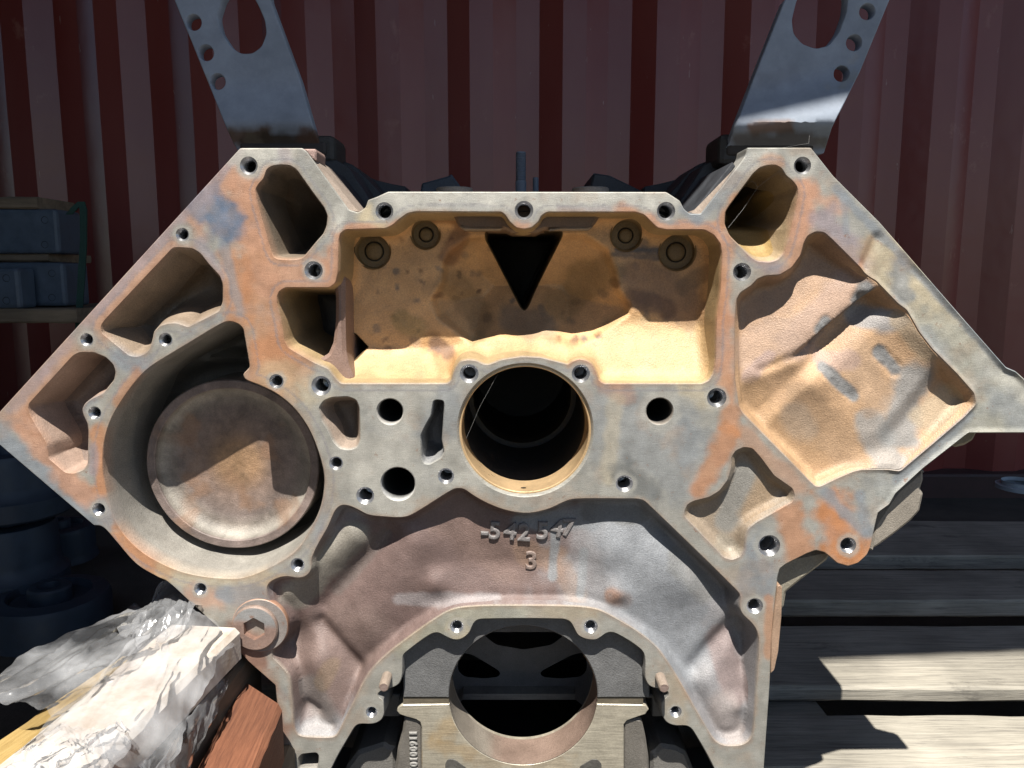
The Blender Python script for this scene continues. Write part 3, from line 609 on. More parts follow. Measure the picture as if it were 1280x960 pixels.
# --- camshaft bore
mb = MB(); st = (.42, .41, .37)
lathe(mb, cam_c, [(R_CAM + .0036, 0, st), (R_CAM + .0026, .0012, st), (R_CAM + .0018, .0030, st), (R_CAM + .0016, .006, st)], 96); put(mb, 'camshaft_bore', M_STEEL, smooth=25)
mb = MB(); bz = (.6, .44, .26)
lathe(mb, cam_c, [(R_CAM + .0020, .0036, bz), (R_CAM + .0006, .0032, bz), (R_CAM, .004, bz), (R_CAM, .037, bz), (R_CAM + .0022, .0374, bz)], 96); bear = put(mb, 'camshaft_bearing', M_BRASS, smooth=30)
mb = MB(); q = (cam_c[0] - .001, cam_c[1] - R_CAM); a = np.linspace(0, 2 * math.pi, 16, endpoint=False)
mb.add([(q[0] + .0023 * math.cos(t), .014 + .0019 * math.sin(t), q[1] + .0004) for t in a], [tuple(range(16))], (.03, .025, .02)); put(mb, 'oil_hole', M_DARK, smooth=0)
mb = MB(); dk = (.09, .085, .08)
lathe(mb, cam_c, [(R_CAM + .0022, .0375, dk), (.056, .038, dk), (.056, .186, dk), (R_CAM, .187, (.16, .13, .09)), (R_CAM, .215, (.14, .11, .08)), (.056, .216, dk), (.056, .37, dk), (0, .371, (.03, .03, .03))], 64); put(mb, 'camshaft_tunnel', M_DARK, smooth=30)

# --- crankcase: opening wall, bearing web, cap
L = LP['P13']; mb = MB(); x1, y1 = to_px(L); wc = stain(x1, y1, (.20, .195, .185), [], 4)
mb.rings([to3(offset(L, BV), 0.0), to3(L, BV), to3(offset(L, -.002), .03), to3(offset(L, -.001), .12)], np.vstack([face_colour(x1, y1), wc, wc, wc])); put(mb, 'crankcase_opening', M_CAST, smooth=50)
YW = .0095
mc = pl(654, 870.5, YW); MC = np.array([mc[0], mc[2]]); RM = 93 * px_size(654, 870, YW)
def arc(c, r, a0, a1, n): return [(c[0] + r * math.cos(a), c[1] + r * math.sin(a)) for a in np.linspace(a0, a1, n)]
jz = pl(654, 872, YW)[2]; aj = math.asin((jz - MC[1]) / RM)
xl, xr, zt = pl(504, 872, YW)[0], pl(812, 872, YW)[0], pl(654, 762, YW)[2]
web = np.array([(xl, jz)] + arc(MC, RM, math.pi - aj, aj, 60) + [(xr, jz)] + [(pl(x, y, YW)[0], pl(x, y, YW)[2]) for x, y in ((812, 818), (808, 811), (770, 783), (708, 768), (600, 768), (540, 783), (508, 806), (504, 812))])
def plate_world(mb, L, y0, y1, C, bev=.0008, step=.004):
    L = ccw(np.array(L, float)); a = offset(L, -bev); fv, ft = triangulate(a, [], step)
    ax, ay = to_px(fv, y0); mb.add(to3(fv, y0), ft, C(ax, ay) if callable(C) else C)
    cc = C(*to_px(L, y0)) if callable(C) else C
    mb.rings([to3(a, y0)[::-1], to3(L, y0 + bev)[::-1], to3(L, y1)[::-1]], np.vstack([cc] * 3) if callable(C) else C)
def densify(pts, d=.0025):
    out = []
    for a, b in zip(pts, pts[1:] + pts[:1]):
        n = max(1, int(math.hypot(b[0] - a[0], b[1] - a[1]) / d))
        out += [(a[0] + (b[0] - a[0]) * i / n, a[1] + (b[1] - a[1]) * i / n) for i in range(n)]
    return out
mb = MB(); plate_world(mb, densify([tuple(p) for p in web]), YW, .05, lambda x, y: stain(x, y, (.155, .155, .155), [], 21, nscale=.1)); put(mb, 'bearing_web', M_CAST, smooth=40)
def P_(x, y, Y): q = pl(x, y, Y); return (q[0], q[2])
YC = .0102
mcc = pl(654, 870.5, YC); ccx = (MC[0], MC[1])
cz = pl(654, 880, YC)[2]; ajc = math.asin((cz - MC[1]) / RM)
left = [P_(x, y, YC) for x, y in ((502, 881), (497, 885), (496, 889), (499, 893), (507, 896), (520, 899.5), (525, 903), (527, 910), (527, 1040))]
right = [P_(x, y, YC) for x, y in ((780, 1040), (780, 906), (784, 901), (795, 897), (807, 893), (811, 887), (808, 882), (803, 881))]
capL = left + right + arc(MC, RM, ajc, ajc - math.pi - 2 * ajc, 70)
capst = lambda x, y: stain(x, y, (.43, .39, .31), [(550, 920, 570, 900, 12, (.46, .32, .16), .5), (540, 930, 590, 940, 9, (.47, .33, .17), .5), (600, 940, 700, 955, 20, (.45, .36, .25), .5), (545, 890, 600, 885, 8, (.5, .46, .37), .6)], 31, edge=.7, nscale=.16)
mb = MB(); plate_world(mb, densify([(float(a), float(b)) for a, b in capL]), YC, .05, capst); capo = put(mb, 'bearing_cap', M_STEEL, smooth=40)
# ledge of the cap joint, cast flanks with raised casting number, bolt slots
zc2 = pl(654, 872.3, YC)[2]
mb = MB(); xa, xb = pl(504, 880, YC)[0], MC[0] - RM * math.cos(ajc) - .0005
for a, b in ((xa, xb), (MC[0] + RM * math.cos(ajc) + .0005, pl(804, 880, YC)[0])):
    mb = MB(); mb.box(((a + b) / 2, .0308, (cz + zc2) / 2), (b - a, .040, abs(zc2 - cz)), (.19, .16, .115)); put(mb, 'cap_joint_ledge', M_STEEL, smooth=0)
for pts in ([(505, 897), (528, 897), (529, 1040), (490, 1040), (494, 960), (497, 935), (503, 915)], [(779, 897), (802, 899), (807, 920), (811, 947), (814, 1040), (778, 1040)]):
    mb = MB(); prism(mb, pts, .013, .05, (.17, .155, .135), bev=.002, sg=1.5); put(mb, 'cap_flank', M_CAST)
for pts in ([(556, 1000), (556.5, 955), (559, 950), (563, 948.5), (569, 950), (583, 960), (600, 1000)], [(752, 1000), (752, 955), (747, 949.5), (740, 949), (725, 958), (715, 1000)]):
    mb = MB(); prism(mb, pts, .0097, .0120, (.10, .095, .085), bev=.0003, sg=.8); put(mb, 'bolt_slot', M_DARK)
for pts in ([(425, 1040), (432, 960), (447, 940), (480, 929), (487, 934), (495, 935), (495, 1040)], [(813, 1040), (813, 942), (820, 938), (826, 931), (845, 934), (858, 941), (872, 975), (880, 1040)]):
    mb = MB(); prism(mb, pts, .026, .1, (.19, .18, .165), bev=.003, sg=1.5); put(mb, 'side_web', M_CAST)
for pts in ([(478, 868), (500, 868), (500, 896), (478, 896)], [(805, 868), (828, 868), (828, 896), (815, 896), (815, 873), (805, 873)]):
    mb = MB(); prism(mb, pts, .030, .06, (.14, .135, .13), bev=.001, sg=.6); put(mb, 'web_shoulder', M_CAST)
# bore wall (half in web, half in cap) and the darkness behind with the next web
mb = MB(); a = np.linspace(0, 2 * math.pi, 96, endpoint=False)
def ring(r, y): return np.stack([MC[0] + r * np.cos(a), np.full(96, y), MC[1] + r * np.sin(a)], 1)
bc = stain(640 + 100 * np.cos(a), 870 + 100 * np.sin(a), (.27, .19, .15), [(560, 800, 560, 960, 40, (.26, .24, .2), .8), (720, 960, 740, 930, 30, (.38, .22, .10), .7)], 12)
rr = RM - .0002
mb.rings([ring(rr, YC), ring(rr, .02), ring(rr, .046), ring(rr + .004, .047)], np.vstack([bc] * 4)); put(mb, 'main_bearing_bore', M_CAST, smooth=40)
mb = MB(); hw = ccw(xz([(300, 700), (1000, 700), (1000, 1150), (300, 1150)]))
tear = [ccw(xz(resample(p, 3, 4), .16)) for p in ([(572, 838), (574, 815), (590, 818), (627, 840), (625, 846), (605, 848), (580, 846)], [(734, 838), (732, 815), (716, 818), (674, 840), (676, 846), (700, 848), (726, 846)])]
low = ccw(xz([(578, 875), (720, 875), (760, 910), (760, 1000), (540, 1000), (540, 910)], .16))
top = ccw(xz(resample([(600, 790), (710, 790), (690, 806), (655, 812), (620, 806)], 3, 3), .16))
hw = ccw(xz([(400, 700), (900, 700), (900, 1150), (400, 1150)], .16))
fv, ft = triangulate(hw, tear + [low, top], .008); mb.add(to3(fv, .16), ft, (.34, .31, .29)); put(mb, 'inner_web', M_CAST, smooth=0)
mb = MB(); q0, q1 = pl(579, 867, .15), pl(718, 867, .15); mb.box(((q0[0] + q1[0]) / 2, .152, q0[2]), (q1[0] - q0[0], .016, .0062), (.5, .47, .43)); put(mb, 'inner_cap_joint', M_STEEL, smooth=0)

# --- dowel pins and hex socket plug on the face
for (x, y) in ((484, 845), (825, 846)):
    c = pl(x, y); mb = MB(); r = .0042; cc = (.40, .32, .26)
    lathe(mb, (c[0], c[2]), [(r, .01, cc), (r, -.0165, cc), (r - .0008, -.018, cc), (r - .0008, -.018, (.3, .22, .19)), (0, -.018, (.33, .25, .22))], 28); put(mb, 'dowel_pin', M_STEEL, smooth=40)
c = pl(320, 783); C2 = np.array([c[0], c[2]]); mb = MB()
o1 = circ(C2, .0192, 48); hexa = ccw(np.array([(C2[0] + .0098 * math.cos(R(60 * i + 30)), C2[1] + .0098 * math.sin(R(60 * i + 30))) for i in range(6)]))
hexd = ccw(np.array(densify([tuple(p) for p in hexa], .002))); fv, ft = triangulate(offset(o1, -.0012), [hexd], .002)
pc = lambda P: stain(*to_px(P), (.29, .20, .165), [(295, 762, 345, 768, 12, (.30, .31, .31), .9), (300, 800, 330, 808, 8, (.33, .23, .19), .5)], 3)
mb.add(to3(fv, -.0048), ft, pc(fv))
mb.rings([to3(offset(o1, -.0012), -.0048)[::-1], to3(o1, -.0036)[::-1], to3(o1, .002)[::-1]], (.30, .22, .18))
mb.rings([to3(hexd, -.0048), to3(offset(hexd, -.0004), -.004), to3(offset(hexd, -.0006), .0105)], (.27, .16, .12)); mb.add(to3(hexd, .0100), [tuple(range(len(hexd)))], (.14, .09, .07))  # socket floor coloured darker to add shade
put(mb, 'socket_plug', M_FACE, smooth=40)
mb = MB(); C3 = C2 + np.array([.0035, .001]); lathe(mb, C3, [(.0232, .004, BR), (.0230, -.0006, PK), (.0224, -.0012, (.30, .27, .25)), (.015, -.0012, (.30, .27, .25))], 56); put(mb, 'plug_collar', M_FACE, smooth=40)

# --- raised casting characters
def emboss(txt, px, py, Y, size, name, rot=0.0, depth=.0016, C=(.3, .3, .3), squash=1.0, parent=None, mat=None, pitch=None, wob=0.0):
    cu = bpy.data.curves.new(name, 'FONT'); cu.body = txt; cu.size = size; cu.extrude = depth; cu.bevel_depth = .0011; cu.bevel_resolution = 2
    cu.align_x = 'CENTER'; cu.align_y = 'CENTER'; cu.offset = -.0003
    if pitch: cu.space_character = pitch
    o = bpy.data.objects.new(name, cu); COL.objects.link(o)
    bpy.context.view_layer.update()
    me = bpy.data.meshes.new_from_object(o.evaluated_get(bpy.context.evaluated_depsgraph_get())); bpy.data.objects.remove(o)
    q = pl(px, py, Y); cr, sr = math.cos(rot), math.sin(rot)
    mb = MB(); V = []
    for v in me.vertices:
        x, y, z = v.co; x *= squash
        V.append((q[0] + x * cr - y * sr, Y - z, q[2] + x * sr + y * cr))
    mb.add(V, [tuple(p.vertices) for p in me.polygons], C)
    return put(mb, name, mat or M_CAST, smooth=30)
def wall_y(px, py):
    for _ in range(6):
        Y = .012 if _ == 0 else Yn
        q = pl(px, py, Y); Yn = float(d12_map([(q[0], q[2])])[0])
    return Yn
chars = [('-', 606, 664), ('5', 618.5, 664), ('4', 638, 664.5), ('2', 655, 666), ('5', 678, 664), ('4', 696, 661), ('7', 710, 660)]
for ch, x, y in chars: emboss(ch, x, y, wall_y(x, y) + .0004, .0205, 'casting_digit', rot=-.05 if ch != '4' else -.14, depth=.0010, C=(.25, .23, .225))
emboss('3', 664, 701, wall_y(664, 701) + .0004, .0215, 'casting_digit', depth=.0013, C=(.28, .21, .18))
emboss('8410100911', 517.5, 945, .0128, .0078, 'casting_number', rot=R(90), depth=.0007, C=(.30, .29, .27), squash=.95, pitch=1.3)

# --- flanks, body and lumps behind the face
mb = MB(); BODY = [(305, 205), (388, 205), (440, 280), (482, 262), (833, 262), (872, 284), (938, 205), (1008, 205), (1305, 528), (1200, 530), (1085, 640), (1000, 672), (952, 730), (940, 1110), (380, 1110), (364, 860), (300, 805), (240, 735), (170, 690), (125, 645), (5, 540)]
L = ccw(xz(resample(BODY, 6, 2)))
mb.rings([to3(L, .012)[::-1], to3(L, .40)[::-1]], (.06, .062, .068), cap1=True); put(mb, 'crankcase_body', M_DARK, smooth=30)
for pts, y0, y1, C in (([(1086, 690), (1092, 655), (1106, 634), (1122, 612), (1155, 584), (1156, 600), (1152, 612), (1156, 618), (1151, 640), (1140, 652), (1120, 668), (1098, 684)], .011, .14, (.30, .265, .22)),
                       ([(965, 700), (1045, 685), (1034, 702), (1000, 728), (984, 741), (981, 760), (970, 770)], .012, .16, (.30, .27, .21)),
                       ([(1190, 535), (1226, 535), (1218, 551), (1208, 557), (1196, 560), (1190, 556)], .02, .14, (.3, .25, .17))):
    mb = MB(); prism(mb, pts, y0, y1, C, bev=.003); put(mb, 'casting_lump', M_CAST)
mb = MB(); prism(mb, [(971.5, 733), (975, 731), (978, 734), (977, 770), (973, 815), (968, 838), (963.5, 842), (964, 800), (967, 770)], -.001, .05, (.42, .28, .19), bev=.0006, sg=.8); put(mb, 'side_gasket', M_CAST)
# bright chamfers along the inner edges of both banks
for (a, b, c, d) in (((382, 189), (436, 263), (448, 264.5), (396, 200)), ((876, 267.5), (927, 203), (930, 198.5), (864, 266.5))):
    P = [pl(*a, .0008), pl(*b, .0008), pl(*c, .009), pl(*d, .009)]
    mb = MB(); n = 14; V = []; F = []
    for i in range(n + 1):
        t = i / n; p = Vector(P[0]).lerp(Vector(P[1]), t); q = Vector(P[3]).lerp(Vector(P[2]), t); q2 = q + Vector((0, .05, 0)); V += [p, q, q2]
    for i in range(n): F += [(3 * i, 3 * i + 1, 3 * i + 4, 3 * i + 3), (3 * i + 1, 3 * i + 2, 3 * i + 5, 3 * i + 4)]
    mb.add(V, F, (.42, .34, .28)); put(mb, 'bank_chamfer', M_CAST, smooth=0)
mb = MB(); prism(mb, [(379, 186), (394, 186), (395.5, 190), (395, 201), (390, 199)], .0012, .03, (.44, .30, .26), bev=.0012, sg=.5); put(mb, 'chipped_corner', M_CAST)
# stepped inner walls of the two banks, receding behind the face (dark iron)
for sgn in (-1, 1):
    def mx_(x): return x if sgn < 0 else 1313 - x
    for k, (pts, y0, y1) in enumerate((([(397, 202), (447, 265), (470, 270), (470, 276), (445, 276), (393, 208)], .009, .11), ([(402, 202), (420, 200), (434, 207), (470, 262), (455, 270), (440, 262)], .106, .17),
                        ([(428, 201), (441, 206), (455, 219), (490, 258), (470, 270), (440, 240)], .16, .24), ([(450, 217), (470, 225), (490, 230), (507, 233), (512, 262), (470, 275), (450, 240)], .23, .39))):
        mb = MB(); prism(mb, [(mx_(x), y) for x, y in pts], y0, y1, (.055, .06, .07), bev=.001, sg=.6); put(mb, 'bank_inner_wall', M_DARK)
for pts, y0, y1, C in (([(522, 260), (527, 229), (560, 220), (564, 217), (575, 232), (582, 260)], .2, .3, (.07, .085, .11)), ([(730, 260), (738, 233), (742, 216), (762, 219), (785, 230), (805, 240), (810, 260)], .2, .3, (.06, .065, .075))):
    mb = MB(); prism(mb, pts, y0, y1, C, bev=.002, sg=1.0); put(mb, 'valley_bracket', M_DARK)
for x in (568, 738):
    q = pl(x, 238, .12); mb = MB(); a = np.linspace(0, 2 * math.pi, 32, endpoint=False)
    rg = lambda r, z: np.stack([q[0] + r * np.cos(a), .12 + r * np.sin(a), np.full(32, z)], 1)
    mb.rings([rg(.017, q[2] - .03), rg(.017, q[2] + .001), rg(.016, q[2] + .002)], (.35, .31, .27), cap1=True); put(mb, 'core_plug', M_CAST, smooth=40)

# ------------------------------------------------------------------ lifting brackets
def bracket(sgn, label):
    """S-bent lifting plate: big oval, three bolt holes, foot curling back onto the bank"""
    def mx_(x): return x if sgn < 0 else 1316.5 - x
    YB = .120 if sgn < 0 else .076
    t = thing('lifting_bracket', label, 'bracket', pl(mx_(350), 190, YB), 'lifting brackets on the two banks')
    out = [(196, -70), (325, -70), (338, 0), (375, 100), (392, 160), (398, 176), (404, 192), (300, 192), (291, 178), (283, 160), (218, 0)]
    if sgn > 0: out = [(1190, -70), (1060, -70), (981, 0), (949, 80), (920, 155), (912, 178), (900, 196), (1030, 192), (1040, 160), (1075, 90), (1112, 0), (1140, -70)][1:]
    oval = [(277, 0), (271, 20), (275, 38), (287, 57), (300, 67), (315, 67), (327, 58), (333, 42), (331, 25), (322, 5), (312, -12), (295, -18), (283, -10)]
    if sgn > 0: oval = [(996, 0), (990, 25), (992, 42), (1003, 55), (1020, 61), (1036, 57), (1049, 40), (1058, 15), (1060, -5), (1050, -22), (1030, -28), (1008, -20)]
    hs = [(242, 28), (257.5, 66), (272, 102)] if sgn < 0 else [(1084, 14.5), (1067.5, 53.5), (1052, 92)]
    L = ccw(xz(resample(out, 2.5, 1.0), YB)); H = [ccw(xz(resample(oval, 2.5, 3), YB))]
    for (x, y) in hs: q = pl(x, y, YB); H.append(circ((q[0], q[2]), 9.6 * px_size(x, y, YB), 28))
    fv, ft = triangulate(offset(L, -.0008), [offset(h, .0006) for h in H], .0035)
    def bend(P):
        ax, ay = to_px(P, YB)
        q = ay + ((ax - 985) * .26 if sgn > 0 else 0)
        return sstep(95, 160, q) * (-.024 if sgn > 0 else -.010) + sstep(150, 190, ay) * (.030 if sgn > 0 else .016)
    def b3(P, dy=0.0):
        Y = YB + bend(P) + dy; ax, ay = to_px(P, YB); ax = np.asarray(ax); ay = np.asarray(ay)
        k = (Y + DIST) / (F_PX * CT - (ay - 480) * ST); return np.stack([(ax - 640) * k, Y, (-(ay - 480) * CT - F_PX * ST) * k], 1)
    def col(P):
        ax, ay = to_px(P, YB)
        rust_shade = [(290, 172, 330, 172, 11, (.20, .125, .085), .9), (310, 176, 395, 178, 10, (.10, .075, .055), .95), (380, 168, 392, 170, 10, (.19, .11, .08), .8), (312, 172, 320, 178, 7, (.24, .2, .15), .7), (256, 96, 259, 103, 5, (.35, .37, .38), .8)] if sgn < 0 else \
              [(940, 160, 985, 157, 7, (.28, .16, .10), .8), (925, 178, 1030, 178, 11, (.20, .175, .155), .75), (1025, 176, 1030, 180, 6, (.3, .3, .28), .7), (955, 100, 990, 95, 11, (.30, .33, .40), .6), (1055, 105, 1068, 95, 6, (.36, .38, .38), .8), (1063, 78, 1070, 72, 4, (.4, .42, .45), .8), (1075, 10, 1078, 26, 4, (.36, .4, .45), .7), (1035, 105, 1036, 110, 3, (.45, .48, .5), .8)]  # grey strip along the foot paints shade where the plate turns under
        return stain(ax, ay, (.36, .41, .49), rust_shade, 40 + sgn, edge=.6, nscale=.09) 
    mb = MB(); front3 = b3(fv); mb.add(front3, ft, col(fv))
    a = offset(L, -.0008); e = col(L)
    B_ = np.array((0, .012, 0)); mb.rings([b3(a)[::-1], (b3(L) + (0, .0008, 0))[::-1], (b3(L) + B_)[::-1]], np.vstack([e[::-1]] * 3))
    for h in H:
        h0 = offset(h, .0006); e = col(h); mb.rings([b3(h0), b3(h) + (0, .0008, 0), b3(h) + B_], np.vstack([e, e * 1.2, e]))
    mb.add(front3 + B_, ft[:, ::-1], col(fv))
    o = mb.obj('plate', M_BRKT, t, smooth=40); o.matrix_parent_inverse = Matrix.Translation(-t.location)
    # foot lying on the bank
    q0, q1 = pl(mx_(300), 190, YB + .01), pl(mx_(408), 190, YB + .01)
    mb = MB(); cx, wd = (q0[0] + q1[0]) / 2, abs(q1[0] - q0[0]); mb.box((cx + sgn * -.002, YB + .04, q0[2] + .002), (wd, .075, .012), (.07, .06, .055))
    pb = MB(); zt_ = q0[2] - .0041; pb.box((cx - sgn * .004, YB + .055, (zt_ + .0835) / 2), (wd * .72, .10, zt_ - .0835), (.07, .07, .075)); put(pb, 'bracket_pad', M_DARK, smooth=0)
    o = mb.obj('foot', M_BRKT, t, smooth=0, bevel=.003); o.matrix_parent_inverse = Matrix.Translation(-t.location)
    q = pl(mx_(412), 195, YB + .03); mb = MB(); mb.box((q[0], q[1], q[2] + .002), (.022, .05, .026), (.06, .055, .05)); o = mb.obj('weld_block', M_DARK, t, smooth=0, bevel=.005); o.matrix_parent_inverse = Matrix.Translation(-t.location)
    return t
bracket(-1, 'blue grey steel lifting bracket on the left bank, rusty at its foot')
bracket(1, 'blue grey steel lifting bracket on the right bank, paint chipped round its bolt holes')

# studs standing up from the valley
def stud(px, top, bot, Y, r, label):
    p0 = pl(px, bot + 14, Y); p1 = pl(px, top, Y); mb = MB(); a = np.linspace(0, 2 * math.pi, 20, endpoint=False); loops = []; cols = []
    z = p0[2]; H = p1[2] - p0[2]; n = int(H / .00075)
    for i in range(n + 1):
        zz = p0[2] + H * i / n; thr = i > n * .42
        rr = r * (1.0 if not thr else (.98 if i % 2 else .86)); rr *= .85 if i == n else 1
        loops.append(np.stack([p0[0] + rr * np.cos(a), Y + rr * np.sin(a), np.full(20, zz)], 1)); cols.append(np.tile((.17, .21, .27), (20, 1)))
    mb.rings(loops, np.vstack(cols), cap1=True)
    o = mb.obj('stud', M_BRKT, None, smooth=60); tag(o, label, 'stud', 'studs behind the valley rail')
stud(651, 190, 240, .16, .0052, 'tall blue grey threaded stud standing up behind the top rail')
stud(669.5, 222, 240, .20, .0032, 'short thin stud beside the tall threaded stud')

# ------------------------------------------------------------------ shipping container behind
def wall_mat():
    m = bpy.data.materials.new('container_red_paint'); m.use_nodes = True; nt = m.node_tree; L = nt.links; b = nt.nodes['Principled BSDF']; tc = nd(nt, 'ShaderNodeTexCoord')
    def noise(sc_, detail, vec=(1, 1, 1), rough=.6):
        mp = nd(nt, 'ShaderNodeMapping'); mp.inputs['Scale'].default_value = vec; L.new(tc.outputs['Object'], mp.inputs['Vector'])
        n = nd(nt, 'ShaderNodeTexNoise'); n.inputs['Scale'].default_value = sc_; n.inputs['Detail'].default_value = detail; n.inputs['Roughness'].default_value = rough; L.new(mp.outputs[0], n.inputs['Vector']); return n.outputs[0]
    def rng(o, a, b_, c, d):
        r = nd(nt, 'ShaderNodeMapRange'); r.inputs[1].default_value = a; r.inputs[2].default_value = b_; r.inputs[3].default_value = c; r.inputs[4].default_value = d; L.new(o, r.inputs[0]); return r.outputs[0]
    def mix(f, a, c):
        x = nd(nt, 'ShaderNodeMix', data_type='RGBA'); L.new(f, x.inputs[0])
        if isinstance(a, tuple): x.inputs[6].default_value = (*a, 1)
        else: L.new(a, x.inputs[6])
        x.inputs[7].default_value = (*c, 1); return x.outputs[2]
    col = mix(rng(noise(2.2, 5, (1.6, 1.6, .45), .5), .36, .68, 0, 1), (.18, .036, .031), (.225, .064, .056))          # paint faded in vertical streaks
    col = mix(rng(noise(6, 8, (1, 1, .6), .7), .62, .70, 0, .55), col, (.34, .15, .125))                          # scuffs
    col = mix(rng(noise(16, 8, (1, 1, .35), .75), .66, .72, 0, .8), col, (.19, .062, .032))                      # rust runs
    col = mix(rng(noise(70, 3, (1, 1, .2)), .72, .76, 0, .6), col, (.38, .26, .23))                             # fine scratches
    L.new(col, b.inputs['Base Color']); b.inputs['Roughness'].default_value = .26; b.inputs['Specular IOR Level'].default_value = .5
    bp = nd(nt, 'ShaderNodeBump'); bp.inputs['Strength'].default_value = .35; bp.inputs['Distance'].default_value = .008; L.new(noise(5, 3), bp.inputs['Height']); L.new(bp.outputs[0], b.inputs['Normal'])
    return m
M_WALL = wall_mat()
YWALL = 1.80; zc0, zc1 = -.62, 2.0
mb = MB(); prof = []
for k in range(-12, 12):
    x = .0626 + k * .278; prof += [(x, .036), (x + .069, 0.), (x + .139, 0.), (x + .208, .036)]
V = []; F = []
zs = np.linspace(zc0, zc1, 24)
for zz in zs:
    for (xx, dy) in prof:
        V.append((xx + .02, YWALL + dy + .006 * float(fbm(np.array([xx * 2.1]), np.array([zz * 2.3]), 77, 3)[0]), zz))
m_ = len(prof)
for j in range(len(zs) - 1):
    for i in range(m_ - 1): F.append((j * m_ + i, j * m_ + i + 1, (j + 1) * m_ + i + 1, (j + 1) * m_ + i))
mb.add(V, F); cont = mb.obj('corrugated_panel', M_WALL, None, smooth=20)
ct = thing('shipping_container', 'dark red corrugated steel container wall behind the engine block', 'container', (0, YWALL, zc0))
cont.parent = ct; cont.matrix_parent_inverse = Matrix.Translation(-ct.location)
mb = MB(); mb.box((0, YWALL + .03, zc0 - .07), (6.4, .12, .14), (.06, .03, .03)); o = mb.obj('bottom_rail', metal_mat('container_rail', rough=.6, colour=(.05, .025, .025)), ct, smooth=0, bevel=.01); o.matrix_parent_inverse = Matrix.Translation(-ct.location)

# lean-to roof over the container side: its edge throws the shade that covers everything behind the block
M_ROOF = metal_mat('roof_sheet', rough=.6, colour=(.18, .17, .165), bump=.05, bump_scale=30)
mb = MB(); zr = 2.05; V = []; F = []
def edge_y(x): return ROOF_Y + ROOF_SL * x
ROOF_Y, ROOF_SL = -.915, .085
xs = np.arange(-3.3, 3.301, .05)
for x in xs:
    dz = .015 * math.cos(x * 2 * math.pi / .2) 
    V += [(x, edge_y(x), zr + dz * 0), (x, 2.2, zr + dz), (x, edge_y(x), zr + .03), (x, 2.2, zr + .03 + dz)]
for i in range(len(xs) - 1):
    a = 4 * i; F += [(a, a + 4, a + 5, a + 1), (a + 2, a + 3, a + 7, a + 6), (a, a + 2, a + 6, a + 4), (a + 1, a + 5, a + 7, a + 3)]
mb.add(V, F); o = mb.obj('shelter_roof', M_ROOF, None, smooth=40); tag(o, 'sheet metal lean-to roof above the engine block, out of frame', 'roof')

# unseen dark box added out of frame on the left to shade that side
mb = MB(); mb.box((-2.4, -1.6, .7), (2.2, 5.0, 2.6), (.05, .03, .03)); o = mb.obj('left_blocker', metal_mat('left_blocker_black', rough=.7, colour=(.03, .018, .018)), None, smooth=0, bevel=.02); tag(o, 'unseen near-black box added outside the left edge to block light', 'container')

# ------------------------------------------------------------------ ground
def noise_mat(name, c1, c2, scale, rough=.9, bump=.5, bscale=200, dist=.004):
    m = bpy.data.materials.new(name); m.use_nodes = True; nt = m.node_tree; L = nt.links; b = nt.nodes['Principled BSDF']
    tc = nd(nt, 'ShaderNodeTexCoord'); n = nd(nt, 'ShaderNodeTexNoise'); n.inputs['Scale'].default_value = scale; n.inputs['Detail'].default_value = 8; n.inputs['Roughness'].default_value = .65
    L.new(tc.outputs['Object'], n.inputs['Vector']); cr = nd(nt, 'ShaderNodeValToRGB'); cr.color_ramp.elements[0].position = .35; cr.color_ramp.elements[1].position = .65
    cr.color_ramp.elements[0].color = (*c1, 1); cr.color_ramp.elements[1].color = (*c2, 1); L.new(n.outputs[0], cr.inputs[0]); L.new(cr.outputs[0], b.inputs['Base Color'])
    b.inputs['Roughness'].default_value = rough
    n2 = nd(nt, 'ShaderNodeTexNoise'); n2.inputs['Scale'].default_value = bscale; n2.inputs['Detail'].default_value = 4; L.new(tc.outputs['Object'], n2.inputs['Vector'])
    bp = nd(nt, 'ShaderNodeBump'); bp.inputs['Strength'].default_value = bump; bp.inputs['Distance'].default_value = dist; L.new(n2.outputs[0], bp.inputs['Height']); L.new(bp.outputs[0], b.inputs['Normal'])
    return m
M_GND = noise_mat('dirt_yard', (.04, .036, .031), (.075, .067, .056), 6)
mb = MB(); mb.add([(-60, -60, -.70), (60, -60, -.70), (60, 60, -.70), (-60, 60, -.70)], [(0, 1, 2, 3)]); struct(mb.obj('ground', M_GND, None, smooth=0))

